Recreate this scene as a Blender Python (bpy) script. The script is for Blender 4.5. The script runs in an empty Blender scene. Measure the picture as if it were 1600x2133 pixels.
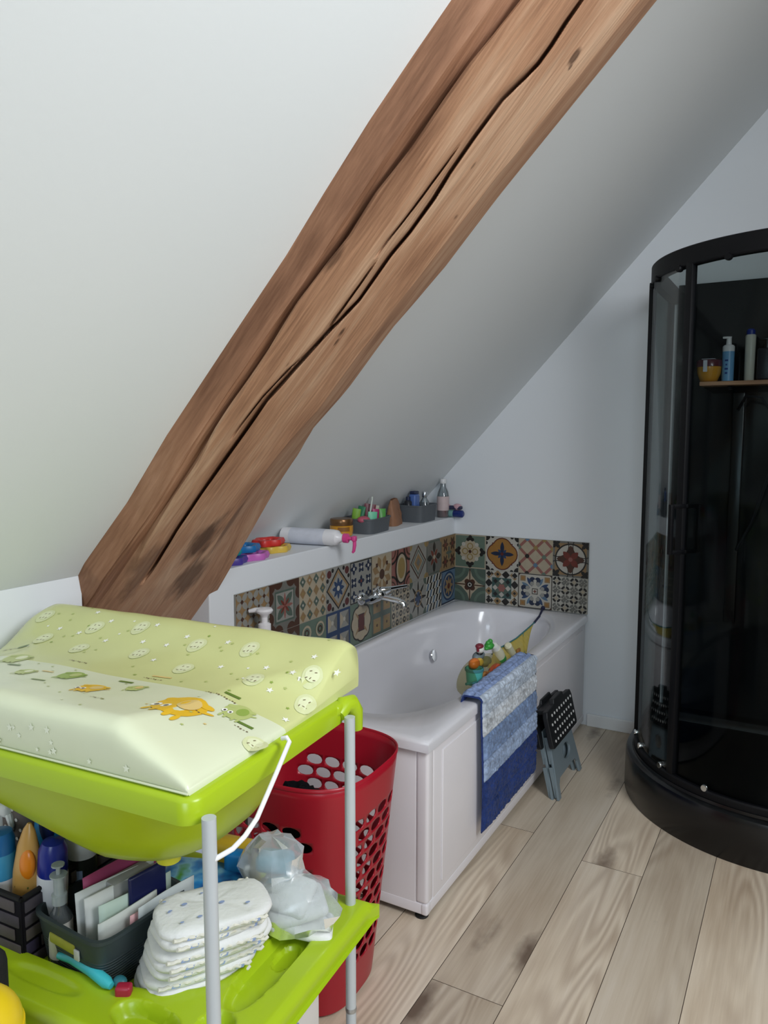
import bpy, bmesh, math, random
from mathutils import Vector, Matrix, noise
random.seed(7)
SC = bpy.context.scene
COL = SC.collection
R = math.radians

# ------------------------------------------------------------------ camera, light, exposure
CAMP = Vector((1.8414, -4.141, 1.6228)); FPX = 1583.03
YAW, PITCH = -0.5117, 0.1028
_cy, _sy, _cp, _sp = math.cos(YAW), math.sin(YAW), math.cos(PITCH), math.sin(PITCH)
C_F = Vector((_sy*_cp, _cy*_cp, -_sp)); C_R = Vector((_cy, -_sy, 0)); C_U = C_R.cross(C_F)
cam = bpy.data.cameras.new('camera'); cam.sensor_fit = 'HORIZONTAL'; cam.sensor_width = 36.0
cam.lens = FPX/1600*36.0; cam.clip_start = 0.05
camo = bpy.data.objects.new('camera', cam); COL.objects.link(camo)
camo.matrix_world = Matrix(((C_R.x, C_U.x, -C_F.x, CAMP.x), (C_R.y, C_U.y, -C_F.y, CAMP.y), (C_R.z, C_U.z, -C_F.z, CAMP.z), (0, 0, 0, 1)))
SC.camera = camo

def at(px, py, x=None, y=None, z=None, depth=None):
    """the place on the plane x=, y= or z= that the photograph shows at a pixel"""
    d = C_R*((px-800)/FPX) - C_U*((py-1066.5)/FPX) + C_F
    if x is not None: t = (x-CAMP.x)/d.x
    elif y is not None: t = (y-CAMP.y)/d.y
    elif z is not None: t = (z-CAMP.z)/d.z
    else: t = depth
    return CAMP + d*t

SC.view_settings.view_transform = 'Standard'; SC.view_settings.look = 'None'
SC.view_settings.gamma = 1.0; SC.view_settings.use_curve_mapping = False
SC.view_settings.exposure = 0.14

world = bpy.data.worlds.new('world'); SC.world = world; world.use_nodes = True
wn = world.node_tree.nodes; wn.clear()
_bg = wn.new('ShaderNodeBackground'); _wo = wn.new('ShaderNodeOutputWorld')
_bg.inputs['Color'].default_value = (0.72, 0.82, 1.0, 1); _bg.inputs['Strength'].default_value = 1.0
world.node_tree.links.new(_bg.outputs[0], _wo.inputs[0])

def area(name, loc, target, sx, sy, power, color):
    l = bpy.data.lights.new(name, 'AREA'); l.shape = 'RECTANGLE'; l.size = sx; l.size_y = sy
    l.energy = power; l.color = color
    o = bpy.data.objects.new(name, l); COL.objects.link(o); o.location = loc
    o.rotation_euler = (Vector(target)-Vector(loc)).to_track_quat('-Z', 'Y').to_euler()
    return o
# daylight through the roof window over the room and through the gable window behind the camera
area('roof_window_daylight', (3.18, -3.3, 2.68), (2.36, -3.3, 1.92), 1.0, 1.5, 62, (0.93, 0.97, 1.0))
area('gable_window_daylight', (2.45, -6.42, 1.8), (1.8, 0, 1.3), 1.3, 1.3, 36, (0.72, 0.87, 1.0))

# ------------------------------------------------------------------ materials
def lin(c):
    if isinstance(c, str):
        c = c.lstrip('#'); c = [int(c[i:i+2], 16) for i in (0, 2, 4)]
    out = []
    for v in c[:3]:
        v = v/255.0
        out.append(v/12.92 if v <= 0.04045 else ((v+0.055)/1.055)**2.4)
    return (out[0], out[1], out[2], 1.0)

class G:
    """small node graph helper"""
    def __init__(s, name):
        s.m = bpy.data.materials.new(name); s.m.use_nodes = True
        s.t = s.m.node_tree; s.t.nodes.clear()
        s.out = s.t.nodes.new('ShaderNodeOutputMaterial')
    def n(s, typ, **kw):
        nd = s.t.nodes.new('ShaderNode'+typ)
        for k, v in kw.items(): setattr(nd, k, v)
        return nd
    def put(s, sock, v):
        if isinstance(v, bpy.types.NodeSocket): s.t.links.new(v, sock)
        elif v is not None: sock.default_value = v
    def math(s, op, a, b=None, c=None, clamp=False):
        nd = s.n('Math', operation=op, use_clamp=clamp)
        for i, v in enumerate((a, b, c)): s.put(nd.inputs[i], v)
        return nd.outputs[0]
    def vmath(s, op, a, b=None):
        nd = s.n('VectorMath', operation=op); s.put(nd.inputs[0], a); s.put(nd.inputs[1], b)
        return nd.outputs['Value'] if op in ('LENGTH', 'DISTANCE', 'DOT_PRODUCT') else nd.outputs['Vector']
    def obj(s): return s.n('TexCoord').outputs['Object']
    def mapping(s, vec, scale=(1, 1, 1), loc=(0, 0, 0), rot=(0, 0, 0)):
        nd = s.n('Mapping'); s.put(nd.inputs['Vector'], vec)
        nd.inputs['Scale'].default_value = scale; nd.inputs['Location'].default_value = loc; nd.inputs['Rotation'].default_value = rot
        return nd.outputs[0]
    def noise(s, vec, scale=5, detail=3, rough=0.5, dist=0.0):
        nd = s.n('TexNoise'); s.put(nd.inputs['Vector'], vec)
        nd.inputs['Scale'].default_value = scale; nd.inputs['Detail'].default_value = detail
        nd.inputs['Roughness'].default_value = rough; nd.inputs['Distortion'].default_value = dist
        return nd.outputs['Fac']
    def ramp(s, fac, stops):
        nd = s.n('ValToRGB'); s.put(nd.inputs[0], fac); e = nd.color_ramp.elements
        while len(e) < len(stops): e.new(0.5)
        for el, (p, c) in zip(e, stops):
            el.position = p; el.color = lin(c) if not isinstance(c, (int, float)) else (c, c, c, 1)
        return nd.outputs[0]
    def mix(s, fac, a, b, mode='MIX'):
        nd = s.n('Mix', data_type='RGBA', blend_type=mode); s.put(nd.inputs[0], fac)
        for i, v in ((6, a), (7, b)):
            s.put(nd.inputs[i], lin(v) if isinstance(v, str) else v)
        return nd.outputs[2]
    def bump(s, h, strength=0.3, dist=0.01):
        nd = s.n('Bump'); nd.inputs['Strength'].default_value = strength; nd.inputs['Distance'].default_value = dist
        s.put(nd.inputs['Height'], h); return nd.outputs[0]
    def principled(s, color=None, rough=0.5, metal=0.0, normal=None, spec=None, coat=None, trans=None, ior=None, sub=None, alpha=None, sheen=None):
        p = s.n('BsdfPrincipled')
        s.put(p.inputs['Base Color'], lin(color) if isinstance(color, (str, tuple, list)) and not isinstance(color, bpy.types.NodeSocket) else color)
        s.put(p.inputs['Roughness'], rough); s.put(p.inputs['Metallic'], metal); s.put(p.inputs['Normal'], normal)
        s.put(p.inputs['Specular IOR Level'], spec); s.put(p.inputs['Coat Weight'], coat)
        s.put(p.inputs['Transmission Weight'], trans); s.put(p.inputs['IOR'], ior); s.put(p.inputs['Alpha'], alpha)
        s.put(p.inputs['Sheen Weight'], sheen)
        if sub: p.inputs['Subsurface Weight'].default_value = sub; p.inputs['Subsurface Scale'].default_value = 0.01
        s.t.links.new(p.outputs[0], s.out.inputs[0]); return p

_M = {}
def PM(name, color, rough=0.45, metal=0.0, var=0.06, scale=12, bump=0.0, bscale=60, spec=None, coat=None, sheen=None, sub=None):
    """plain coloured material with a slight procedural variation"""
    if name in _M: return _M[name]
    g = G(name); c = lin(color)
    o = g.obj(); nz = g.noise(o, scale, 3)
    lo = tuple(v*(1-var) for v in c[:3])+(1,); hi = tuple(min(1, v*(1+var)) for v in c[:3])+(1,)
    col = g.mix(nz, lo, hi)
    nrm = g.bump(g.noise(o, bscale, 2), bump, 0.004) if bump else None
    g.principled(col, rough, metal, nrm, spec, coat, sheen=sheen, sub=sub)
    _M[name] = g.m; return g.m

def film(name, tint, gloss=0.08, opacity=0.0, color='#ffffff', rough=0.1, ior=1.45):
    """thin clear sheet: transparent with a fresnel gloss and optionally a milky share"""
    if name in _M: return _M[name]
    g = G(name)
    tr = g.n('BsdfTransparent'); tr.inputs[0].default_value = lin(tint)
    gl = g.n('BsdfGlossy'); gl.inputs['Roughness'].default_value = rough; gl.inputs[0].default_value = (1, 1, 1, 1)
    fr = g.n('Fresnel'); fr.inputs[0].default_value = ior
    f = g.math('ADD', fr.outputs[0], gloss, clamp=True) if gloss else fr.outputs[0]
    if ior < 1.25: f = g.math('MULTIPLY', g.math('POWER', f, 0.8), 0.14)
    mx = g.n('MixShader'); g.put(mx.inputs[0], f); g.t.links.new(tr.outputs[0], mx.inputs[1]); g.t.links.new(gl.outputs[0], mx.inputs[2])
    res = mx.outputs[0]
    if opacity:
        df = g.n('BsdfDiffuse'); df.inputs[0].default_value = lin(color)
        nz = g.noise(g.obj(), 25, 2)
        op = g.math('MULTIPLY', g.math('ADD', nz, 0.5), opacity, clamp=True)
        m2 = g.n('MixShader'); g.put(m2.inputs[0], op); g.t.links.new(res, m2.inputs[1]); g.t.links.new(df.outputs[0], m2.inputs[2]); res = m2.outputs[0]
    g.t.links.new(res, g.out.inputs[0]); _M[name] = g.m; return g.m

# ------------------------------------------------------------------ mesh helpers
def T(x=0, y=0, z=0): return Matrix.Translation((x, y, z))
def RX(a): return Matrix.Rotation(R(a), 4, 'X')
def RY(a): return Matrix.Rotation(R(a), 4, 'Y')
def RZ(a): return Matrix.Rotation(R(a), 4, 'Z')

class MB:
    def __init__(s): s.v = []; s.f = []; s.m = []
    def add(s, vs, fs, mi=0, M=None):
        b = len(s.v)
        for p in vs:
            p = Vector(p)
            if M is not None: p = M @ p
            s.v.append(p)
        for i, f in enumerate(fs):
            s.f.append([b+k for k in f]); s.m.append(mi[i] if isinstance(mi, (list, tuple)) else mi)
        return s
    def box(s, c, d, mi=0, M=None):
        x, y, z = c; a, b, e = d[0]/2, d[1]/2, d[2]/2
        vs = [(x+i*a, y+j*b, z+k*e) for i in (-1, 1) for j in (-1, 1) for k in (-1, 1)]
        fs = [(0, 1, 3, 2), (4, 6, 7, 5), (0, 4, 5, 1), (2, 3, 7, 6), (0, 2, 6, 4), (1, 5, 7, 3)]
        return s.add(vs, fs, mi, M)
    def rbox(s, c, d, r=0.01, seg=3, mi=0, M=None):
        bm = bmesh.new(); bmesh.ops.create_cube(bm, size=1.0)
        for v in bm.verts: v.co = Vector((v.co.x*d[0], v.co.y*d[1], v.co.z*d[2]))
        r = min(r, min(d)*0.49)
        bmesh.ops.bevel(bm, geom=bm.edges[:], offset=r, segments=seg, profile=0.5, affect='EDGES')
        for v in bm.verts: v.co += Vector(c)
        bm.verts.index_update()
        s.add([v.co.copy() for v in bm.verts], [[v.index for v in f.verts] for f in bm.faces], mi, M); bm.free(); return s
    def rings(s, rings, mi=0, M=None, closed=True, cap0=True, cap1=True):
        n = len(rings[0]); b = [p for r in rings for p in r]; fs = []
        ms = []
        for i in range(len(rings)-1):
            for k in range(n if closed else n-1):
                k2 = (k+1) % n
                fs.append((i*n+k, i*n+k2, (i+1)*n+k2, (i+1)*n+k)); ms.append(mi[i] if isinstance(mi, (list, tuple)) else mi)
        last = mi[-1] if isinstance(mi, (list, tuple)) else mi; first = mi[0] if isinstance(mi, (list, tuple)) else mi
        if cap0: fs.append(tuple(range(n-1, -1, -1))); ms.append(first)
        if cap1: fs.append(tuple((len(rings)-1)*n+k for k in range(n))); ms.append(last)
        return s.add(b, fs, ms, M)
    def lathe(s, prof, n=24, c=(0, 0, 0), mi=0, M=None, sx=1, sy=1, cap0=True, cap1=True):
        rs = [[(c[0]+sx*r*math.cos(2*math.pi*k/n), c[1]+sy*r*math.sin(2*math.pi*k/n), c[2]+z) for k in range(n)] for r, z in prof]
        return s.rings(rs, mi, M, cap0=cap0, cap1=cap1)
    def tube(s, pts, r, n=10, mi=0, M=None, cap=True):
        pts = [Vector(p) for p in pts]; rs = []
        up = Vector((0, 0, 1))
        prev = None
        for i, p in enumerate(pts):
            d = (pts[min(i+1, len(pts)-1)]-pts[max(i-1, 0)])
            d = d.normalized() if d.length > 1e-9 else Vector((0, 0, 1))
            if prev is None:
                a = d.cross(up)
                if a.length < 1e-3: a = d.cross(Vector((1, 0, 0)))
            else: a = prev-d*prev.dot(d)
            a.normalize(); prev = a; b = d.cross(a)
            rr = r[i] if isinstance(r, (list, tuple)) else r
            rs.append([p+a*(rr*math.cos(2*math.pi*k/n))+b*(rr*math.sin(2*math.pi*k/n)) for k in range(n)])
        return s.rings(rs, mi, M, cap0=cap, cap1=cap)
    def sphere(s, c, r, mi=0, M=None, n=16, m=10):
        if not isinstance(r, (tuple, list)): r = (r, r, r)
        prof = [(math.sin(math.pi*i/m), -math.cos(math.pi*i/m)) for i in range(m+1)]
        rs = [[(c[0]+r[0]*max(q, 1e-4)*math.cos(2*math.pi*k/n), c[1]+r[1]*max(q, 1e-4)*math.sin(2*math.pi*k/n), c[2]+r[2]*z) for k in range(n)] for q, z in prof]
        return s.rings(rs, mi, M)
    def prism(s, poly, z0, z1, mi=0, M=None):
        n = len(poly); vs = [(x, y, z0) for x, y in poly]+[(x, y, z1) for x, y in poly]
        fs = [tuple(range(n-1, -1, -1)), tuple(range(n, 2*n))]+[(i, (i+1) % n, n+(i+1) % n, n+i) for i in range(n)]
        return s.add(vs, fs, mi, M)
    def grid(s, fn, nu, nv, mi=0, M=None, mfn=None):
        vs = [fn(i/(nu-1), j/(nv-1)) for i in range(nu) for j in range(nv)]
        fs, ms = [], []
        for i in range(nu-1):
            for j in range(nv-1):
                fs.append((i*nv+j, (i+1)*nv+j, (i+1)*nv+j+1, i*nv+j+1))
                ms.append(mfn((i+.5)/(nu-1), (j+.5)/(nv-1)) if mfn else mi)
        return s.add(vs, fs, ms, M)
    def build(s, name, mats, parent=None, smooth=40, weld=False, recalc=True, solid=None, bevel=None, subsurf=0):
        me = bpy.data.meshes.new(name); me.from_pydata([tuple(v) for v in s.v], [], s.f)
        if not isinstance(mats, (list, tuple)): mats = [mats]
        for m in mats: me.materials.append(m)
        me.polygons.foreach_set('material_index', s.m)
        if weld or recalc:
            bm = bmesh.new(); bm.from_mesh(me)
            if weld: bmesh.ops.remove_doubles(bm, verts=bm.verts, dist=1e-4 if weld is True else weld)
            if recalc: bmesh.ops.recalc_face_normals(bm, faces=bm.faces)
            bm.to_mesh(me); bm.free()
        if smooth:
            me.polygons.foreach_set('use_smooth', [True]*len(me.polygons)); me.set_sharp_from_angle(angle=R(smooth))
        me.update()
        o = bpy.data.objects.new(name, me); COL.objects.link(o)
        if parent is not None: o.parent = parent
        if bevel:
            b = o.modifiers.new('bevel', 'BEVEL'); b.width = bevel; b.segments = 2; b.limit_method = 'ANGLE'; b.angle_limit = R(40)
        if solid:
            q = o.modifiers.new('solid', 'SOLIDIFY'); q.thickness = solid; q.offset = 0
        if subsurf:
            q = o.modifiers.new('sub', 'SUBSURF'); q.levels = subsurf; q.render_levels = subsurf
        return o

def tag(o, label=None, cat=None, group=None, kind=None):
    if label: o['label'] = label
    if cat: o['category'] = cat
    if group: o['group'] = group
    if kind: o['kind'] = kind
    return o
def thing(name, label, cat, loc=(0, 0, 0), rz=0, group=None, rot=None):
    o = bpy.data.objects.new(name, None); COL.objects.link(o); o.location = loc
    o.rotation_euler = rot if rot else (0, 0, R(rz)); o.empty_display_size = 0.05
    return tag(o, label, cat, group)
def struct(mb, name, mats, label=None, **kw):
    o = mb.build(name, mats, **kw); tag(o, label, None, None, 'structure'); return o
def lerp(a, b, t): return a+(b-a)*t
def interp(xs, ys, x):
    if x <= xs[0]: return ys[0]+(ys[1]-ys[0])*(x-xs[0])/(xs[1]-xs[0])
    if x >= xs[-1]: return ys[-1]+(ys[-1]-ys[-2])*(x-xs[-1])/(xs[-1]-xs[-2])
    for i in range(len(xs)-1):
        if xs[i] <= x <= xs[i+1]: return ys[i]+(ys[i+1]-ys[i])*(x-xs[i])/max(1e-9, xs[i+1]-xs[i])
def sell(a, n, k, off=0):
    """superellipse unit point k of n"""
    t = 2*math.pi*(k+off)/n; c, s_ = math.cos(t), math.sin(t)
    return (math.copysign(abs(c)**(2/a), c), math.copysign(abs(s_)**(2/a), s_))
# ------------------------------------------------------------------ the room
g = G('painted_plaster'); o_ = g.obj()
colr = g.mix(g.noise(o_, 1.3, 2), '#e1e4e5', '#dbdfe0')
g.principled(colr, 0.62, normal=g.bump(g.noise(o_, 90, 3), 0.06, 0.003)); PLASTER = g.m
g = G('knee_wall_paint'); o_ = g.obj()
g.principled(g.mix(g.noise(o_, 1.5, 2), '#e4e7ea', '#dfe2e6'), 0.5, normal=g.bump(g.noise(o_, 80, 2), 0.04, 0.003)); WALLP = g.m

# floor: planks as faces with real gaps, each plank with its own grain offset and tone
g = G('oak_laminate')
at_ = g.n('Attribute', attribute_name='plank'); pid = at_.outputs['Color']
sep = g.n('SeparateColor'); g.put(sep.inputs[0], pid)
o_ = g.obj()
shift = g.vmath('MULTIPLY', pid, (31.0, 17.0, 9.0)); p_ = g.vmath('ADD', o_, shift)
lowv = g.mapping(p_, (5.2, 0.62, 1)); low = g.noise(lowv, 1.0, 1.5, 0.45, 0.25)
rings = g.math('SINE', g.math('MULTIPLY', low, 120.0))
mask = g.ramp(g.noise(g.mapping(p_, (4, 0.8, 1), (3, 1, 0)), 1.2, 2), [(0.44, 0.0), (0.62, 1.0)])
fine = g.noise(g.mapping(p_, (95, 3.2, 1)), 1.0, 4, 0.6)
base = g.ramp(g.math('ADD', g.math('MULTIPLY', g.noise(g.mapping(p_, (5, 0.9, 1)), 1.0, 4), 0.7), g.math('MULTIPLY', fine, 0.3)), [(0.30, '#bca890'), (0.5, '#d8c8b2'), (0.68, '#e7dac8')])
ringc = g.math('MULTIPLY', g.math('MULTIPLY', g.math('ADD', rings, 1.0), 0.19), mask)
base = g.mix(ringc, base, '#8b705a')
vo = g.n('TexVoronoi', feature='F1'); g.put(vo.inputs['Vector'], g.mapping(g.vmath('ADD', p_, g.vmath('MULTIPLY', (0.05, 0.08, 0), (1, 1, 1))), (4.6, 1.5, 1))); vo.inputs['Scale'].default_value = 1.0
kd = g.math('ADD', vo.outputs['Distance'], g.math('MULTIPLY', g.noise(g.mapping(p_, (26, 16, 1)), 1.0, 3), 0.16))
knot = g.ramp(kd, [(0.14, 1.0), (0.30, 0.0)])
base = g.mix(g.math('MULTIPLY', knot, 0.85), base, '#5d4636')
tone = g.math('ADD', g.math('MULTIPLY', sep.outputs[2], 0.26), 0.82)
base = g.mix(1.0, base, g.n('CombineColor').outputs[0] if False else base, 'MIX')
hv = g.n('HueSaturation'); g.put(hv.inputs['Value'], tone); g.put(hv.inputs['Color'], base)
g.principled(hv.outputs[0], 0.5, normal=g.bump(fine, 0.08, 0.002)); OAK = g.m

mb = MB(); cols = []
xs = [0.929+0.2236*k for k in range(-5, 16)]
joints = {}
rj = random.Random(3)
known = {0: -2.223, 1: -1.371, -1: -1.265, 2: -3.45, 3: -3.1, -2: -2.6}
for k in range(-5, 15):
    j0 = known.get(k, rj.uniform(-2, -0.6)); ys = [j0+2.55*i for i in range(-3, 3)]
    ys = [-6.5]+[y for y in ys if -6.45 < y < -0.05]+[0.0]
    for a, b in zip(ys[:-1], ys[1:]):
        x0, x1 = 0.929+0.2236*k, 0.929+0.2236*(k+1); e = 0.0011
        x0, x1 = max(x0, -0.0), min(x1, 4.4)
        if x1-x0 < 0.02: continue
        cc = (rj.random(), rj.random(), rj.random(), 1)
        if k == 0 and abs(b+2.223) < .01: cc = (cc[0], cc[1], 0.0, 1)
        z0 = -0.0014
        vs = [(x0, a, z0), (x1, a, z0), (x1, b, z0), (x0, b, z0), (x0+e, a+e, 0), (x1-e, a+e, 0), (x1-e, b-e, 0), (x0+e, b-e, 0)]
        mb.add(vs, [(4, 5, 6, 7), (0, 1, 5, 4), (1, 2, 6, 5), (2, 3, 7, 6), (3, 0, 4, 7)], [0, 1, 1, 1, 1]); cols += [cc]*20
mb.box((2.2, -3.25, -0.06), (4.4, 6.5, 0.115), 1); cols += [(0.5, 0.5, 0.5, 1)]*24
fl = mb.build('floor', [OAK, PM('plank_gap', '#4a3a2e', 0.9)], smooth=0, recalc=False)
ca = fl.data.color_attributes.new('plank', 'FLOAT_COLOR', 'CORNER')
for i, c in enumerate(cols): ca.data[i].color = c
tag(fl, 'pale oak laminate floor of long planks', None, None, 'structure')

SL = 1.0757; SLN = math.hypot(1, SL); DV = Vector((1/SLN, 0, SL/SLN)); NV = Vector((SL/SLN, 0, -1/SLN)); O_ = Vector((0, 0, 1.4384))
def sp(s, y, off): return O_+DV*s+NV*off+Vector((0, y, 0))
def slab(mb, s0, s1, y0, y1, f, b):
    vs = [sp(s, y, o) for s in (s0, s1) for y in (y0, y1) for o in (f, b)]
    mb.add(vs, [(0, 1, 3, 2), (4, 6, 7, 5), (0, 4, 5, 1), (2, 3, 7, 6), (0, 2, 6, 4), (1, 5, 7, 3)])
s_top = 2.2/DV.x
mb = MB(); slab(mb, -0.30/DV.x*0.99, s_top, -2.60, 0.0, 0.0, -0.12)
struct(mb, 'ceiling', PLASTER, 'sloping white attic ceiling behind the timber beams, above the bathtub', smooth=0)
# left bay slope; its edge is scribed along the first beam
mb = MB(); slab(mb, -0.1325, s_top, -6.5, -2.62, 0.177, -0.12)
struct(mb, 'ceiling.001', PLASTER, 'sloping white attic ceiling left of the timber beams', smooth=0)
# the opposite slope with its roof window
def sp2(s, y, off):
    p = sp(s, y, off); return Vector((4.4-p.x, p.y, p.z))
def slab2(mb, s0, s1, y0, y1, f=0.0, b=-0.14):
    vs = [sp2(s, y, o) for s in (s0, s1) for y in (y0, y1) for o in (f, b)]
    mb.add(vs, [(0, 1, 3, 2), (4, 6, 7, 5), (0, 4, 5, 1), (2, 3, 7, 6), (0, 2, 6, 4), (1, 5, 7, 3)])
sa, sb, ya, yb = 1.22, 2.32, -4.10, -2.50
mb = MB(); slab2(mb, 0, sa, -6.5, 0); slab2(mb, sb, s_top, -6.5, 0); slab2(mb, sa, sb, -6.5, ya); slab2(mb, sa, sb, yb, 0)
DULL = PM('far_wall_bounce_cut', '#a39c92', 0.7)  # unseen walls and slope darkened on purpose to cut bounced fill light
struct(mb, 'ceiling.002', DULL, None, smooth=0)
mb = MB()
for s0, s1, y0, y1 in ((sa-.03, sa+.05, ya-.03, yb+.03), (sb-.05, sb+.03, ya-.03, yb+.03), (sa, sb, ya-.03, ya+.05), (sa, sb, yb-.05, yb+.03)): slab2(mb, s0, s1, y0, y1, 0.012, -0.15)
struct(mb, 'window_1', PM('window_paint', '#f0f0ee', 0.35), None, smooth=0)
# walls
mb = MB(); mb.add([(-.3, 0, -.1), (4.5, 0, -.1), (4.5, 0, 1.40), (2.2, 0, 3.82), (-.3, 0, 1.125), (-.3, .1, -.1), (4.5, .1, -.1), (4.5, .1, 1.40), (2.2, .1, 3.82), (-.3, .1, 1.125)],
    [(0, 1, 2, 3, 4), (9, 8, 7, 6, 5), (0, 5, 6, 1), (1, 6, 7, 2), (2, 7, 8, 3), (3, 8, 9, 4), (4, 9, 5, 0)])
struct(mb, 'wall_back', WALLP, 'white gable end wall behind the bathtub and shower', smooth=0)
mb = MB()
mb.box((-0.145, -1.065, 0.5145), (0.29, 2.13, 1.229))
struct(mb, 'wall_left', WALLP, 'white knee wall with a ledge along the bathtub', smooth=0, bevel=0.004)
mb = MB(); mb.box((-0.34, -2.37, 0.45), (0.1, 0.78, 1.1)); struct(mb, 'wall_left.002', WALLP, None, smooth=0)
mb = MB(); mb.box((-0.08, -4.60, 0.560), (0.24, 3.80, 1.321))
struct(mb, 'wall_left.001', WALLP, 'white knee wall behind the changing table', smooth=0)
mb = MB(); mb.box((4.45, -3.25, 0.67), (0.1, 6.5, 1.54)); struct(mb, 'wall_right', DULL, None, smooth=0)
mb = MB()
wx0, wx1, wz0, wz1 = 1.8, 3.1, 1.1, 2.4
mb.box((wx0/2-.05, -6.55, 1.9), (wx0+.1, .1, 4)); mb.box(((wx1+4.5)/2, -6.55, 1.9), (4.5-wx1, .1, 4))
mb.box(((wx0+wx1)/2, -6.55, wz0/2-.05), (wx1-wx0, .1, wz0+.1)); mb.box(((wx0+wx1)/2, -6.55, (wz1+3.9)/2), (wx1-wx0, .1, 3.9-wz1))
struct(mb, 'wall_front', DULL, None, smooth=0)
mb = MB()
for c, d in (((wx0+.03, -6.5, 1.75), (.06, .07, 1.3)), ((wx1-.03, -6.5, 1.75), (.06, .07, 1.3)), ((2.45, -6.5, wz0+.03), (1.3, .07, .06)), ((2.45, -6.5, wz1-.03), (1.3, .07, .06)), ((2.45, -6.5, 1.75), (.05, .06, 1.3))): mb.box(c, d)
struct(mb, 'window_2', _M['window_paint'], None, smooth=0)
mb = MB(); mb.box((2.34, -0.62, 1.3), (0.08, 1.24, 2.6)); struct(mb, 'wall_right.001', WALLP, 'short partition wall at the shower corner', smooth=0)
mb = MB(); mb.box((1.56, -0.008, 0.035), (1.48, 0.016, 0.07)); struct(mb, 'baseboard_back', PM('baseboard_paint', '#e6e6e6', 0.4), 'white baseboard along the end wall', smooth=0, bevel=0.004)

# ------------------------------------------------------------------ patterned cement tiles
PAL = dict(cream='#b3a68f', white='#bdb9ae', tan='#967a56', orange='#a0733a', brown='#4e3327', dark='#262423', black='#1b1d20', green='#66786a', sage='#55645a', teal='#3c5855',
           blue='#2b4266', navy='#202c45', sky='#5f7a92', red='#73352a', pink='#95625a', grey='#73726c', lgrey='#97968f', maroon='#5a2826', gold='#99824f', grout='#94928a')
PN = list(PAL); PMATS = [PM('tile_'+k, [int(v[i:i+2], 16)*0.93 for i in (1, 3, 5)], 0.28, var=0.10, scale=35) for k, v in PAL.items()]
class Tile:
    """flat printed pattern of one tile in unit coordinates, clipped to the tile"""
    def __init__(s): s.p = []
    def poly(s, pts, col, lay=1): s.p.append((pts, col, lay)); return s
    def bg(s, col): return s.poly([(0, 0), (1, 0), (1, 1), (0, 1)], col, 0)
    def rect(s, x, y, w, h, col, lay=1, rot=0):
        c, q = math.cos(R(rot)), math.sin(R(rot))
        return s.poly([(x+a*c-b*q, y+a*q+b*c) for a, b in ((-w/2, -h/2), (w/2, -h/2), (w/2, h/2), (-w/2, h/2))], col, lay)
    def disc(s, x, y, r, col, lay=1, n=20, ry=None):
        ry = ry or r; return s.poly([(x+r*math.cos(2*math.pi*k/n), y+ry*math.sin(2*math.pi*k/n)) for k in range(n)], col, lay)
    def ring(s, x, y, r0, r1, col, lay=1, n=24, a0=0, a1=360, ky=1):
        for k in range(n):
            a, b = R(a0+(a1-a0)*k/n), R(a0+(a1-a0)*(k+1)/n)
            s.poly([(x+r*math.cos(t), y+ky*r*math.sin(t)) for r, t in ((r0, a), (r1, a), (r1, b), (r0, b))], col, lay)
        return s
    def petal(s, x, y, L, w, ang, col, lay=1, r0=0.0, n=8):
        pts = []
        for k in range(2*n):
            t = k/n if k <= n else (2*n-k)/n
            sg = 1 if k <= n else -1
            u = r0+t*(L-r0); v = sg*w*math.sin(math.pi*t)**0.8 if 0 < t < 1 else 0
            c, q = math.cos(R(ang)), math.sin(R(ang)); pts.append((x+u*c-v*q, y+u*q+v*c))
        return s.poly(pts, col, lay)
    def flower(s, x, y, n, L, w, col, lay=1, a0=0, r0=0.0):
        for k in range(n): s.petal(x, y, L, w, a0+360*k/n, col, lay, r0)
        return s
    def frame(s, m, w, col, lay=1):
        for a, b, c, d in ((m, m, 1-2*m, w), (m, 1-m-w, 1-2*m, w), (m, m, w, 1-2*m), (1-m-w, m, w, 1-2*m)): s.rect(a+c/2, b+d/2, c, d, col, lay)
        return s
    def diam(s, x, y, a, b, col, lay=1): return s.poly([(x-a, y), (x, y-b), (x+a, y), (x, y+b)], col, lay)
    def diaml(s, x, y, a, b, w, col, lay=1):
        for i, j in ((1, 1), (1, -1), (-1, -1), (-1, 1)):
            s.poly([(x+i*a, y), (x+i*(a-w), y), (x, y+j*(b-w)), (x, y+j*b)], col, lay)
        return s
    def grid(s, n, fn):
        for i in range(n):
            for j in range(n): fn((i+.5)/n, (j+.5)/n, i, j)
        return s
    def corners(s, fn):
        for x in (0, 1):
            for y in (0, 1): fn(x, y)
        return s
def clip(poly):
    for ax, lim, sg in ((0, 0, 1), (0, 1, -1), (1, 0, 1), (1, 1, -1)):
        out = []
        for i in range(len(poly)):
            a, b = poly[i-1], poly[i]; da, db = sg*(a[ax]-lim), sg*(b[ax]-lim)
            if (da >= 0) != (db >= 0):
                t = da/(da-db); out.append((a[0]+(b[0]-a[0])*t, a[1]+(b[1]-a[1])*t))
            if db >= 0: out.append(b)
        poly = out
        if not poly: return []
    return poly
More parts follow.
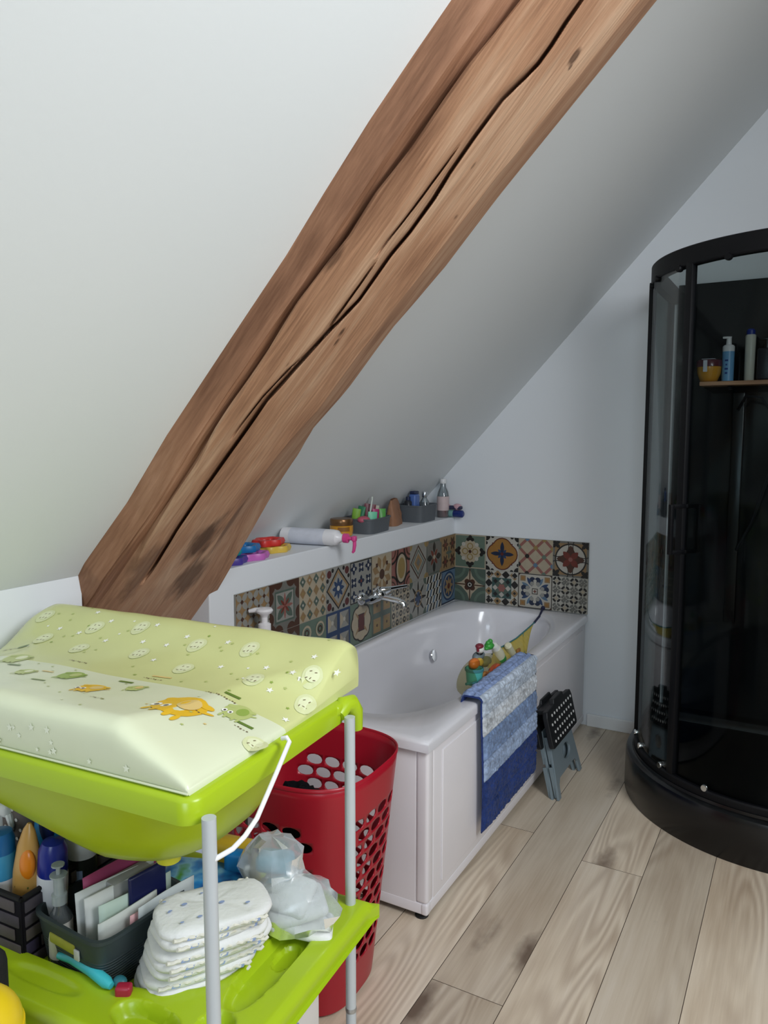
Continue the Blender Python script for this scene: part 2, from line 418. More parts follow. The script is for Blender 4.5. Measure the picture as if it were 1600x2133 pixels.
def t_trefoil():
    t = Tile().bg('green'); t.rect(.5, .5, .62, .62, 'cream', 1, 45).frame(0, .03, 'cream', 1)
    for a in range(4):
        c, s_ = math.cos(R(90*a)), math.sin(R(90*a)); x, y = .5+.36*c, .5+.36*s_
        t.disc(x+.07*c, y+.07*s_, .06, 'dark', 2).disc(x-.07*s_, y+.07*c, .055, 'dark', 2).disc(x+.07*s_, y-.07*c, .055, 'dark', 2).rect(x, y, .05, .05, 'dark', 2)
        t.ring(.5+.16*c, .5+.16*s_, .07, .1, 'gold', 2, 14); t.disc(.5+.3*math.cos(R(45+90*a)), .5+.3*math.sin(R(45+90*a)), .06, 'white', 2)
    return t.disc(.5, .5, .05, 'brown', 3)
def t_quatrefoil():
    t = Tile().bg('white')
    for r, col, l in ((.31, 'maroon', 1), (.28, 'orange', 3)):
        for a in range(4): t.disc(.5+.17*math.cos(R(90*a)), .5+.17*math.sin(R(90*a)), r, col, l)
        t.rect(.5, .5, r*2.05, r*2.05, col, l)
    t.flower(.5, .5, 4, .36, .06, 'navy', 5).flower(.5, .5, 4, .18, .04, 'blue', 4, 45).disc(.5, .5, .05, 'maroon', 6)
    t.corners(lambda x, y: t.disc(x, y, .13, 'dark', 5)); t.corners(lambda x, y: t.disc(abs(x-.2), y, .05, 'dark', 5).disc(x, abs(y-.2), .05, 'dark', 5)); return t
def t_lattice():
    t = Tile().bg('cream')
    for i in range(-3, 6):
        for a in (45, -45): t.rect(i*.5, .25 if a > 0 else .25, 3.2, .08, 'pink', 1, a)
    cc = ['dark', 'green', 'sky', 'gold']; k = 0
    for x, y in ((.25, .5), (.75, .5), (.5, .25), (.5, .75), (0, .25), (0, .75), (1, .25), (1, .75), (.25, 0), (.75, 0), (.25, 1), (.75, 1)):
        t.disc(x, y, .065, cc[k % 4], 2, 12); k += 1
    for x in (0, .25, .5, .75, 1):
        for y in (0, .25, .5, .75, 1):
            if (int(x*4)+int(y*4)) % 2 == 0 and False: t.disc(x, y, .06, 'pink', 2)
    t.grid(4, lambda x, y, i, j: t.disc(x, y, .04, 'pink', 2, 10)); return t
def t_rosette():
    t = Tile().bg('tan').frame(0, .05, 'grey', 1).disc(.5, .5, .45, 'dark', 2, 32).disc(.5, .5, .41, 'white', 3, 32)
    for a in range(4):
        x, y = .5+.52*math.cos(R(45+90*a)), .5+.52*math.sin(R(45+90*a)); t.ring(x, y, .3, .325, 'dark', 4, 20)
    t.flower(.5, .5, 4, .4, .095, 'brown', 5).flower(.5, .5, 4, .30, .085, 'red', 6, 45).disc(.5, .5, .06, 'pink', 7)
    for a in range(4): t.flower(.5+.59*math.cos(R(45+90*a)), .5+.59*math.sin(R(45+90*a)), 4, .15, .05, 'dark', 5, 45)
    return t
def t_star():
    t = Tile().bg('sage'); t.corners(lambda x, y: t.disc(x, y, .36, 'green', 1, 28).disc(x, y, .28, 'sage', 2, 28))
    for k in range(4):
        c, q = math.cos(R(90*k)), math.sin(R(90*k))
        t.poly([(.5+a_*c-b_*q, .5+a_*q+b_*c) for a_, b_ in ((0, 0), (.17, -.17), (.27, -.075), (.49, 0), (.27, .075), (.17, .17))], 'cream', 3)
    t.rect(.5, .5, .96, .035, 'brown', 4).rect(.5, .5, .035, .96, 'brown', 4)
    for a in range(4): t.disc(.5+.12*math.cos(R(45+90*a)), .5+.12*math.sin(R(45+90*a)), .085, 'brown', 5)
    return t.disc(.5, .5, .1, 'dark', 6).disc(.5, .5, .065, 'white', 7).disc(.5, .5, .035, 'dark', 8)
def t_mosaic():
    t = Tile().bg('white')
    for k in range(4):
        a = k/4+.125
        for x, y in ((a, .1), (a, .9), (.1, a), (.9, a)): t.diam(x, y, .125, .125, 'tan' if k % 2 else 'dark', 1).diam(x, y, .05, .05, 'dark' if k % 2 else 'dark', 1)
    t.rect(.5, .5, .6, .6, 'teal', 1).rect(.5, .5, .42, .42, 'sage', 2, 45)
    for a in range(4):
        x, y = .5+.2*math.cos(R(90*a)), .5+.2*math.sin(R(90*a)); t.diam(x, y, .085, .085, 'white', 3)
        x, y = .5+.27*math.cos(R(45+90*a)), .5+.27*math.sin(R(45+90*a)); t.diam(x, y, .075, .075, 'dark', 3)
    t.flower(.5, .5, 6, .13, .05, 'pink', 4); t.corners(lambda x, y: t.rect(x, y, .34, .34, 'white', 2))
    t.corners(lambda x, y: t.diam(abs(x-.1), abs(y-.1), .09, .09, 'dark', 3)); return t
def t_scroll():
    t = Tile().bg('brown').frame(.0, .015, 'dark', 1); t.rect(.5, .5, .96, .82, 'white', 1).rect(.5, .5, .82, .96, 'white', 1)
    t.corners(lambda x, y: t.disc(abs(x-.09), abs(y-.09), .07, 'white', 1)); t.corners(lambda x, y: t.rect(abs(x-.14), abs(y-.14), .16, .16, 'tan', 3).rect(abs(x-.14), abs(y-.14), .08, .08, 'orange', 4))
    for a in range(4):
        c, s_ = math.cos(R(90*a)), math.sin(R(90*a)); 
        t.disc(.5+.33*c-.08*s_, .5+.33*s_+.08*c, .085, 'navy', 2).disc(.5+.33*c+.08*s_, .5+.33*s_-.08*c, .085, 'navy', 2)
        t.disc(.5+.22*c-.09*s_, .5+.22*s_+.09*c, .06, 'lgrey', 3).disc(.5+.22*c+.09*s_, .5+.22*s_-.09*c, .06, 'lgrey', 3).disc(.5+.3*c, .5+.3*s_, .05, 'white', 4)
        t.petal(.5, .5, .46, .05, 45+90*a+14, 'sky', 2, .16).petal(.5, .5, .46, .05, 45+90*a-14, 'blue', 2, .16)
    return t.rect(.5, .5, .17, .17, 'dark', 5).rect(.5, .5, .13, .13, 'white', 6).rect(.5, .5, .09, .03, 'red', 7).rect(.5, .5, .03, .09, 'red', 7)
def t_circles():
    t = Tile().bg('white')
    def f(x, y, i, j):
        c = 'dark' if (i+j) % 2 else 'grey'
        for k in range(4): t.ring(x, y, .065, .123, c, 1, 5, 45+90*k-33, 45+90*k+33)
        t.flower(x, y, 4, .07, .02, c if c == 'grey' else 'cream', 2)
    t.grid(4, f); return t
def t_petalgrid(a='tan', b='lgrey', c='brown'):
    t = Tile().bg(a)
    for i in range(4):
        for j in range(4):
            for k in range(4): t.petal(i/3, j/3, .235, .06, 45+90*k, b, 1)
            t.disc(i/3, j/3, .03, c, 2, 8)
    t.grid(3, lambda x, y, i, j: t.diam(x, y, .05, .05, c, 2)); return t
def t_leafframe():
    t = Tile().bg('grey').corners(lambda x, y: None)
    for a in range(8): t.disc(.5+.56*math.cos(R(45*a+22.5)), .5+.56*math.sin(R(45*a+22.5)), .15, 'brown', 1)
    t.corners(lambda x, y: t.disc(x, y, .2, 'brown', 1)); t.rect(.5, .5, .66, .66, 'sage', 2).rect(.5, .5, .58, .58, 'lgrey', 3)
    return t.flower(.5, .5, 4, .36, .085, 'sage', 4, 45).flower(.5, .5, 4, .28, .035, 'pink', 5).flower(.5, .5, 4, .2, .03, 'red', 6, 45)
def t_diamondgrid(a='cream', b='sage', c='tan'):
    t = Tile().bg(a); t.grid(4, lambda x, y, i, j: t.diam(x, y, .11, .12, b if (i+j) % 2 else c, 1).disc(x, y, .03, 'white' if j % 2 else 'gold', 2, 8)); return t
def t_bluediamond():
    t = Tile().bg('lgrey').corners(lambda x, y: None); t.corners(lambda x, y: t.disc(abs(x-.13), abs(y-.13), .09, 'maroon', 1).disc(abs(x-.27), abs(y-.06), .05, 'dark', 1).disc(abs(x-.06), abs(y-.27), .05, 'dark', 1))
    t.diam(.5, .5, .49, .49, 'dark', 2).diam(.5, .5, .44, .44, 'tan', 3).diam(.5, .5, .36, .36, 'lgrey', 4)
    return t.flower(.5, .5, 8, .25, .05, 'blue', 5).disc(.5, .5, .06, 'white', 6)
def t_navyfloral():
    t = Tile().bg('lgrey'); t.grid(3, lambda x, y, i, j: t.flower(x, y, 4, .15, .05, 'navy', 1, 45 if (i+j) % 2 else 0).disc(x, y, .04, 'red' if i == j == 1 else 'white', 2, 10)); return t.frame(0, .025, 'dark', 3)
def t_hex():
    t = Tile().bg('cream'); t.flower(.5, .5, 8, .5, .12, 'tan', 1, 22.5).flower(.5, .5, 8, .4, .05, 'cream', 2).disc(.5, .5, .13, 'brown', 3)
    for a in range(4): t.rect(.5+.36*math.cos(R(45+90*a)), .5+.36*math.sin(R(45+90*a)), .1, .1, 'brown', 3)
    return t
def t_oval():
    t = Tile().bg('pink').grid(4, lambda x, y, i, j: None); t.corners(lambda x, y: t.ring(x, y, .3, .36, 'dark', 1, 24).ring(x, y, .18, .22, 'brown', 1, 20))
    t.disc(.5, .5, .32, 'dark', 2, 28, .42).disc(.5, .5, .27, 'cream', 3, 28, .37).disc(.5, .5, .2, 'gold', 4, 28, .28); return t
def t_frames():
    t = Tile().bg('lgrey').diaml(.5, .5, .48, .48, .06, 'brown', 1).diaml(.5, .5, .36, .36, .05, 'sage', 1).diam(.5, .5, .24, .24, 'tan', 2).diam(.5, .5, .12, .12, 'grey', 3)
    return t.corners(lambda x, y: t.disc(x, y, .14, 'gold', 2)) 
def t_cross(b='grey', c='dark', d='red'):
    t = Tile().bg(b); t.frame(.03, .03, 'sage', 1)
    for a in range(4): t.petal(.5, .5, .45, .09, 90*a, c, 1, .12).petal(.5, .5, .3, .06, 45+90*a, d, 2)
    t.corners(lambda x, y: t.disc(x, y, .14, 'tan', 2)); return t.disc(.5, .5, .07, 'cream', 3)
def t_curls():
    t = Tile().bg('green'); t.grid(2, lambda x, y, i, j: t.ring(x, y, .12, .17, 'cream', 1, 16).ring(x, y, .05, .08, 'brown', 1, 12)); return t.disc(.5, .5, .08, 'gold', 2)
def t_blueframes():
    t = Tile().bg('blue').grid(2, lambda x, y, i, j: t.rect(x, y, .38, .38, 'lgrey', 1).poly([(x-.19, y-.19), (x, y), (x-.19, y+.19)], 'cream', 2).poly([(x+.19, y-.19), (x, y), (x+.19, y+.19)], 'grey', 2).disc(x, y, .05, 'white', 3)) if False else Tile().bg('blue')
    t.grid(2, lambda x, y, i, j: t.rect(x, y, .38, .38, 'lgrey', 1).poly([(x-.19, y-.19), (x, y), (x-.19, y+.19)], 'cream', 2).poly([(x+.19, y-.19), (x, y), (x+.19, y+.19)], 'grey', 2).disc(x, y, .05, 'white', 3)); return t
def t_shield():
    t = Tile().bg('green')
    for r, c, l in ((.24, 'dark', 1), (.2, 'cream', 2)):
        for a in range(8): t.disc(.5+.24*math.cos(R(45*a)), .5+.24*math.sin(R(45*a)), r, c, l)
    return t.rect(.5, .5, .3, .42, 'dark', 3).rect(.5, .5, .26, .38, 'maroon', 4).flower(.5, .5, 4, .4, .03, 'tan', 3, 45)
def t_squares():
    t = Tile().bg('sage'); t.grid(2, lambda x, y, i, j: t.rect(x, y, .36, .36, 'tan', 1).flower(x, y, 4, .16, .05, 'gold', 2, 45).disc(x, y, .04, 'brown', 3)); return t
def t_dots():
    t = Tile().bg('cream'); t.grid(5, lambda x, y, i, j: t.disc(x, y, .085, 'dark' if (i+j) % 2 else 'grey', 1, 12).disc(x, y, .035, 'cream', 2, 8)); return t
def t_houndstooth():
    t = Tile().bg('white')
    t.grid(5, lambda x, y, i, j: t.poly([(x-.1, y-.1), (x, y-.1), (x+.1, y+.1), (x, y+.1)], 'dark' if (i+j) % 3 else 'sky', 1)); return t
def t_medallion():
    t = Tile().bg('sky').frame(0, .04, 'navy', 1).disc(.5, .5, .44, 'blue', 1, 28).ring(.5, .5, .32, .38, 'lgrey', 2).flower(.5, .5, 8, .3, .06, 'tan', 3).disc(.5, .5, .09, 'maroon', 4); return t
def t_startile():
    t = Tile().bg('lgrey').flower(.5, .5, 8, .5, .045, 'dark', 1).ring(.5, .5, .2, .24, 'tan', 2).flower(.5, .5, 4, .2, .06, 'blue', 3).corners(lambda x, y: None); t.corners(lambda x, y: t.disc(x, y, .18, 'sage', 1)); return t
def t_brownfloral():
    t = Tile().bg('tan'); t.grid(2, lambda x, y, i, j: t.flower(x, y, 6, .22, .05, 'brown', 1).disc(x, y, .06, 'red', 2)); return t.flower(.5, .5, 4, .2, .05, 'sage', 2)

def tile_panel(name, label, rows, M, ts=0.2):
    """rows bottom to top; M maps (u, v, outward) to the room"""
    mb = MB(); nr, nc = len(rows), len(rows[0]); th = 0.009
    gi = PN.index('grout'); mb.box((nc*ts/2, nr*ts/2, th/2-.0005), (nc*ts, nr*ts, th-.001), gi, M)
    for j, row in enumerate(rows):
        for i, fn in enumerate(row):
            q = ts-0.0022; ox, oy = i*ts+.0011, j*ts+.0011
            mb.box((i*ts+ts/2, j*ts+ts/2, th/2), (q, q, th-.0002), PN.index(fn.p[0][1]), M)
            for kz, (pts, c, l) in enumerate(sorted(fn.p, key=lambda e: e[2])):
                pl = clip(pts)
                if len(pl) < 3: continue
                zz = th+0.00002*(kz+1)
                mb.add([(ox+q*x, oy+q*y, zz) for x, y in pl], [tuple(range(len(pl)))], PN.index(c), M)
    return struct(mb, name, PMATS, label, smooth=0, recalc=False)
ZB = 0.6291
# u along +X, v up, outward -Y
ME = Matrix(((1, 0, 0, 0.006), (0, 0, -1, -0.0005), (0, 1, 0, ZB), (0, 0, 0, 1)))
tile_panel('trim_1', 'patchwork of patterned cement tiles on the end wall above the bathtub',
    [[t_star(), t_mosaic(), t_scroll(), t_circles()], [t_trefoil(), t_quatrefoil(), t_lattice(), t_rosette()]], ME)
# u along +Y, v up, outward +X
ML = Matrix(((0, 0, 1, 0.0005), (1, 0, 0, -2.0), (0, 1, 0, ZB), (0, 0, 0, 1)))
tile_panel('trim_2', 'patchwork of patterned cement tiles on the long wall under the ledge',
    [[t_petalgrid('brown', 'cream', 'tan'), t_leafframe(), t_curls(), t_blueframes(), t_shield(), t_squares(), t_dots(), t_startile(), t_houndstooth(), t_medallion()],
     [t_petalgrid(), t_leafframe(), t_diamondgrid(), t_bluediamond(), t_navyfloral(), t_hex(), t_oval(), t_frames(), t_cross(), t_brownfloral()]], ML)
# ------------------------------------------------------------------ the two old timbers running up the slope
def wood(name, light, mid, dark, knots_shade):
    g = G(name); o = g.obj()
    n1 = g.noise(g.mapping(o, (1.3, 14, 14)), 1.0, 6, 0.62, 0.6)
    n2 = g.noise(g.mapping(o, (9, 130, 130)), 1.0, 3, 0.6)
    n3 = g.noise(g.mapping(o, (2.2, 5, 5), (4, 2, 0)), 1.0, 3)
    f = g.math('ADD', g.math('MULTIPLY', n1, 0.44), g.math('ADD', g.math('MULTIPLY', n2, 0.20), g.math('MULTIPLY', n3, 0.42)))
    col = g.ramp(f, [(0.36, dark), (0.51, mid), (0.66, light)])
    low = g.noise(g.mapping(o, (0.9, 8, 8), (1, 5, 2)), 1.0, 1.5, 0.4, 0.3)
    rg = g.math('MULTIPLY', g.math('ADD', g.math('SINE', g.math('MULTIPLY', low, 150)), 1.0), 0.07)
    col = g.mix(rg, col, dark)
    for (x, y, r, e, a) in knots_shade:      # dark knots and patches that also paint shade onto the beam foot
        d = g.vmath('MULTIPLY', g.vmath('SUBTRACT', o, (x, y, 0.3)), (1.0/e, 1, 0))
        dd = g.math('ADD', g.math('DIVIDE', g.vmath('LENGTH', d), r), g.math('MULTIPLY', g.math('SUBTRACT', g.noise(g.mapping(o, (9, 26, 26)), 1.0, 4), 0.5), 1.7))
        col = g.mix(g.math('MULTIPLY', g.ramp(dd, [(0.45, 1.0), (1.05, 0.0)]), a), col, '#3a241a')
    h = g.math('ADD', n2, g.math('MULTIPLY', n1, 0.8))
    g.principled(col, 0.7, normal=g.bump(h, 0.35, 0.004), spec=0.25)
    return g.m
BM = Matrix(((DV.x, 0, NV.x, O_.x), (0, 1, 0, 0), (DV.z, 0, NV.z, O_.z), (0, 0, 0, 1)))   # local x up the slope, y along the room, z off the slope
BMI = BM.inverted()
def trace(px, off):
    out = []
    for q in px:
        r = C_R*((q[0]-800)/FPX)-C_U*((q[1]-1066.5)/FPX)+C_F
        p0 = O_+NV*off; t = (p0-CAMP).dot(NV)/r.dot(NV); l = BMI @ (CAMP+r*t); out.append((l.x, l.y))
    out.sort(); return [a for a, b in out], [b for a, b in out]
OB1, OB2 = 0.246, 0.277
tl2 = trace([(1093, 0), (985, 134), (860, 314), (790, 404), (732, 497), (689, 547), (623, 633), (557, 741), (503, 822), (449, 900), (411, 971), (355, 1061), (306, 1140), (261, 1245)], OB2)
ta2 = trace([(1335, 0), (1156, 222), (1022, 384), (880, 568), (751, 733), (660, 856), (602, 920), (512, 1030), (455, 1120), (385, 1262)], OB2)
to2 = trace([(1387, 0), (1253, 166), (1150, 294), (1065, 400), (1034, 439), (929, 578), (867, 648), (817, 702), (720, 834), (640, 926), (597, 1006), (588, 1020), (565, 1054), (486, 1177), (430, 1271)], OB2)
tr1 = trace([(1084, 0), (980, 130), (857, 300), (778, 408), (720, 501), (616, 636), (530, 764), (437, 905), (400, 964), (332, 1065), (250, 1189), (216, 1237)], OB1)
tl1 = trace([(940, 0), (860, 116), (770, 250), (676, 400), (596, 532), (480, 706), (347, 907), (265, 1046), (175, 1174), (167, 1190)], 0.177)
cracks = [(trace(p, OB2), w, d) for p, w, d in (
    ([(1209, 0), (1179, 42), (1147, 92), (1119, 130), (1045, 204), (985, 287), (934, 361), (901, 416), (852, 485), (809, 536), (743, 629), (666, 706), (608, 772), (550, 838), (480, 939), (426, 1016), (362, 1110), (310, 1196)], 0.0075, 0.05),
    ([(930, 340), (879, 408), (806, 501)], 0.0045, 0.03),
    ([(760, 575), (747, 594), (705, 652), (678, 687)], 0.0045, 0.03),
    ([(640, 735), (600, 770), (545, 830), (500, 890)], 0.0032, 0.02))]
def beam(name, label, s0, s1, ns, section, mat, off):
    """section(s) -> list of (y, z) points across; displaced by weathering"""
    mb = MB(); rings = []
    for i in range(ns):
        s = lerp(s0, s1, i/(ns-1)); rings.append([(s, y, z) for y, z in section(s)])
    mb.rings(rings, 0, closed=True)
    o = mb.build(name, mat, smooth=9); o.matrix_world = BM; return o
def nz(x, y, z=0): return noise.noise(Vector((x, y, z)))
def sec2(s):
    yl, ya, yo, yb = interp(*tl2, s), interp(*ta2, s), interp(*to2, s), interp(*tr1, s)
    mw = lerp(.12, .34, min(1, max(0, (s+.22)/.35))); yo = ya+(yo-ya)/(1-1.52*mw)
    pts = [(yo-0.03, -0.06), (yb+0.02, -0.06), (min(yb, yl+0.25)+0.01, OB1-0.03)]
    for k in range(5):
        t = k/5; pts.append((lerp(yb+0.008, yl, t), lerp(OB1, OB2-0.008, t)+0.004*nz(s*6, t*3, 5)))
    n = 210
    for k in range(n):
        t = k/(n-1); y = lerp(yl+0.004, ya, t)
        z = OB2 - 0.006*(1-t)**6 + 0.0035*nz(s*2.2, y*14, 1)+0.0012*nz(s*9, y*80, 2)
        sh = 0.0
        for (cs, cy), w, d in cracks:
            if cs[0]-0.05 < s < cs[-1]+0.05:
                fade = min(1, max(0, (s-cs[0]+.05)/.1), max(0, (cs[-1]+.05-s)/.1))
                yc = interp(cs, cy, min(max(s, cs[0]), cs[-1])); dd_ = d*fade/(1+(abs(y-yc)/w)**6); z -= dd_; sh += 2.0*dd_
        pts.append((y+sh, z))
    for k in range(1, 9):
        t = k/8; y = lerp(ya, yo, t)
        z = OB2-mw*(yo-ya)*t+0.001*nz(s*4, y*20, 7); pts.append((y, z))
    pts.append((yo-0.004, OB2-mw*(yo-ya)-.05))
    return pts
def lp(px, py):
    a, b = trace([(px, py)], OB2); return a[0], b[0]
W2 = wood('old_oak', '#cca98c', '#b28769', '#7d5842', [(*lp(428, 1120), .062, 2.2, .8), (*lp(392, 1205), .075, 1.5, .7), (*lp(300, 1190), .05, 3.0, .5), (*lp(480, 1100), .04, 3.0, .5), (*lp(1197, 118), .016, 1.3, .75), (*lp(1188, 140), .006, 1.5, .7), (*lp(700, 545), .022, 1.8, .55), (*lp(712, 690), .010, 2.2, .8), (*lp(700, 712), .006, 2.5, .7), (*lp(950, 452), .010, 1.2, .5), (*lp(985, 345), .006, 2, .5), (*lp(600, 760), .006, 2, .4)])  # broad foot patches: dark wood plus painted-in shade of the lower beam
b2 = beam('timber_beam', None, -0.45, 2.75, 460, sec2, W2, OB2)
tag(b2, 'broad weathered brown timber beam with long splits, the right one of the pair', 'beam')
def sec1(s):
    yl, yr = interp(*tl1, s), interp(*tr1, s)
    pts = [(yr+0.06, -0.06), (yl, -0.06), (yl, 0.177-0.004)]
    for k in range(1, 4):
        t = k/4; pts.append((yl+0.012*t, lerp(0.177, OB1, t**0.6)))
    n = 40
    for k in range(n):
        t = k/(n-1); y = lerp(yl+0.014, yr+0.05, t)
        z = OB1+0.004*nz(s*2.5, y*12, 11)+0.0014*nz(s*10, y*80, 12)
        yc = lerp(yl, yr, 0.42)+0.012*nz(s*1.7, 0, 3); z -= 0.010*math.exp(-((y-yc)/0.004)**2)*max(0, min(1, 0.9-s))
        if t > .8: z -= 0.012*((t-.8)/.2)**2
        pts.append((y, z))
    return pts
W1 = wood('old_oak_brown', '#b58a6f', '#996f55', '#6d4a36', [(0.3, -2.6, .02, 2.5, .4)])
b1 = beam('timber_beam', None, -0.40, 2.75, 420, sec1, W1, OB1)
tag(b1, 'narrower brown timber beam set flush in the plaster, the left one of the pair', 'beam')

# ------------------------------------------------------------------ bathtub
ACR = PM('white_acrylic', '#e6e5ea', 0.16, var=0.015, coat=0.3); ACP = PM('white_tub_panel', '#e7e3e6', 0.30, var=0.02)
tub = thing('bathtub', 'white built-in bathtub with panels, standing along the knee wall', 'bathtub', (0, 0, 0))
TW, TL, TZ = 0.8106, 2.0124, 0.630
mb = MB(); N = 144
x0, x1, y0, y1 = 0.011, TW, -TL, -0.011
cx, cy = (x0+x1)/2-0.0, (y0+y1)/2
angs = sorted(set([2*math.pi*k/N for k in range(N)]+[math.atan2(y-cy, x-cx) % (2*math.pi) for x in (x0, x1) for y in (y0, y1)]))
def rect_pt(a, m, z):
    c, s_ = math.cos(a), math.sin(a); hx, hy = (x1-x0)/2-m, (y1-y0)/2-m
    t = min(hx/abs(c) if abs(c) > 1e-9 else 9, hy/abs(s_) if abs(s_) > 1e-9 else 9); return (cx+c*t, cy+s_*t, z)
def open_pt(a, kx, ky, z, dx=0, dy=0, n=3.1):
    px, py = rect_pt(a, 0, 0)[:2]; th = math.atan2((py-cy)/((y1-y0)/2), (px-cx)/((x1-x0)/2))
    c, s_ = math.cos(th), math.sin(th); r = (abs(c)**n+abs(s_)**n)**(-1/n)
    return (0.405+dx+kx*r*c, -0.995+dy+ky*r*s_, z)
rg = [[rect_pt(a, m, z) for a in angs] for m, z in ((0.006, TZ-0.04), (0.0, TZ-0.037), (0.0, TZ-0.012), (0.003, TZ-0.004), (0.010, TZ), (0.03, TZ+.001))]
for kx, ky, z, dx, dy in ((0.350, 0.888, TZ-0.001, 0, 0), (0.343, 0.880, TZ-0.006, 0, 0), (0.336, 0.872, TZ-0.02, 0, 0), (0.325, 0.855, TZ-0.10, 0, 0), (0.305, 0.80, TZ-0.24, 0, .01), (0.285, 0.74, TZ-0.34, 0, .02), (0.25, 0.68, TZ-0.40, 0, .02), (0.18, 0.58, TZ-0.425, 0, .02), (0.05, 0.2, TZ-0.43, 0, .02)):
    rg.append([open_pt(a, kx, ky, z, dx, dy) for a in angs])
mb.rings(rg, 0, cap0=False, cap1=True); mb.build('basin', ACR, tub, smooth=60)
# panels
PZ = TZ-0.034
mb = MB(); mb.rbox((0.789, -0.985, 0.325), (0.022, 1.93, 0.54), 0.006); mb.rbox((0.802, -0.985, 0.325), (0.006, 1.80, 0.47), 0.003)
o = mb.build('side_panel', ACP, tub); 
mb = MB(); mb.rbox((0.40, -1.985, 0.325), (0.72, 0.022, 0.54), 0.006); mb.build('end_panel', ACP, tub)
mb = MB(); mb.rbox((0.780, -1.976, 0.328), (0.046, 0.046, 0.534), 0.012, 4); mb.build('corner_post', ACP, tub)
mb = MB(); mb.rbox((0.792, -0.995, 0.042), (0.018, 1.98, 0.040), 0.005); mb.rbox((0.405, -1.988, 0.042), (0.78, 0.018, 0.040), 0.005); mb.rbox((0.79, -1.984, 0.042), (0.026, 0.03, 0.042), 0.008)
mb.build('plinth', ACP, tub)
for (fx, fy) in ((0.768, -1.968), (0.745, -0.2), (0.1, -1.955), (0.1, -0.2)):
    mb = MB(); mb.lathe([(0.022, 0.0), (0.024, 0.004), (0.018, 0.012), (0.010, 0.014), (0.010, 0.06)], 14, (fx, fy, 0)); mb.build('foot', PM('black_rubber', '#151515', 0.6), tub)
CHR = PM('chrome', '#dfe3e6', 0.08, 1.0, var=0.01)
mb = MB(); mb.lathe([(0.001, 0), (0.03, 0), (0.033, 0.004), (0.030, 0.008), (0.001, 0.009)], 20, (0, 0, 0), 0, T(0.128, -0.55, 0.44) @ RY(78)); mb.build('overflow_cap', CHR, tub)

# wall mixer
tap = thing('bath_mixer_tap', 'chrome bath mixer tap on the patterned tiles above the tub', 'tap', (0.0105, -1.03, 0.845))
mb = MB(); 
for dy in (-0.08, 0.08):
    mb = MB(); mb.lathe([(0.034, 0.0), (0.034, 0.006), (0.026, 0.018), (0.014, 0.022), (0.014, 0.05)], 20, (0, 0, 0), 0, T(0, dy, 0) @ RY(90)); mb.build('escutcheon', CHR, tap)
mb = MB(); mb.tube([(0.055, -0.105, 0), (0.055, -0.09, 0), (0.055, 0.09, 0), (0.055, 0.105, 0)], [0.015, 0.021, 0.021, 0.015], 16); mb.sphere((0.06, 0, 0.012), (0.028, 0.034, 0.028)); mb.build('mixer_body', CHR, tap)
mb = MB(); mb.tube([(0.06, 0, 0), (0.10, 0.01, -0.004), (0.15, 0.02, -0.012), (0.175, 0.025, -0.025), (0.18, 0.026, -0.045)], [0.016, 0.015, 0.0145, 0.0145, 0.014], 14); mb.build('spout', CHR, tap)
mb = MB(); mb.tube([(0.062, 0, 0.02), (0.066, 0, 0.034), (0.10, 0.06, 0.036), (0.13, 0.14, 0.036)], [0.018, 0.016, 0.010, 0.008], 12); mb.build('lever', CHR, tap)
mb = MB(); mb.lathe([(0.012, 0), (0.014, 0.004), (0.014, 0.03), (0.006, 0.034)], 14, (0.055, -0.03, 0.015)); mb.build('diverter_knob', CHR, tap)

# ------------------------------------------------------------------ bath rug hung over the rim
RUGC = ['#bcc8d8', '#cdd3da', '#7d93b8', '#9db0cf', '#2b3f78', '#8ea2cc', '#2c3c72']
def rugmat(i, c):
    g = G('rug_pile_%d' % i); o = g.obj(); a = lin(c)
    n = g.noise(o, 55, 4, 0.65); n2 = g.noise(o, 16, 2)
    k = g.math('ADD', g.math('MULTIPLY', n, 0.9), g.math('MULTIPLY', n2, 0.5))
    col = g.ramp(k, [(0.45, '#%02x%02x%02x' % tuple(int(int(c[j:j+2], 16)*0.72) for j in (1, 3, 5))), (0.75, c), (0.95, '#%02x%02x%02x' % tuple(min(255, int(int(c[j:j+2], 16)*1.12)) for j in (1, 3, 5)))])
    g.principled(col, 0.95, spec=0.1, sheen=0.1, normal=g.bump(n, 0.35, 0.008)); return g.m
RUGM = [rugmat(i, c) for i, c in enumerate(RUGC)]
rug = thing('bath_rug', 'blue and white striped shaggy bath rug hung over the tub side', 'bath rug', (0.82, -1.29, 0.64))
# profile: arc length a from the lower outer hem up, over the rim, down inside; local x, z
def rugp(a):
    Lo = 0.505
    if a < Lo: return (0.012+0.004*math.sin(a*9), -0.508+a)
    b = a-Lo; rr = 0.018; q = rr*math.pi/2
    if b < q: t = b/rr; return (0.012-rr+rr*math.cos(t), -0.003+rr*math.sin(t))
    b -= q
    if b < 0.055: return (-0.006-b, 0.015)
    b -= 0.055; return (-0.061-b*0.25, 0.015-b*0.75)
def rug_fn(out):
    def f(u, v):
        a = v*0.64; x, z = rugp(a); y = lerp(-0.308, 0.308, u)+(0.5-v)*0.015
        e = 1e-3; xx, zz = rugp(min(a+e, 0.64)); tx, tz = xx-x, zz-z; l = math.hypot(tx, tz) or 1; nx, nzv = tz/l, -tx/l
        d = 0.0
        if out:
            st = min(abs(a-b) for b in RB); d = 0.011+0.0055*nz(y*70, a*70, 1)+0.0035*nz(y*190, a*190, 3)
            d *= min(1, st/0.012+0.25)*min(1, min(u, 1-u)/0.02+0.15)
        return (x+nx*d, y, z+nzv*d)
    return f
RB = [0.0, 0.095, 0.195, 0.275, 0.37, 0.445, 0.53, 0.555, 0.64]
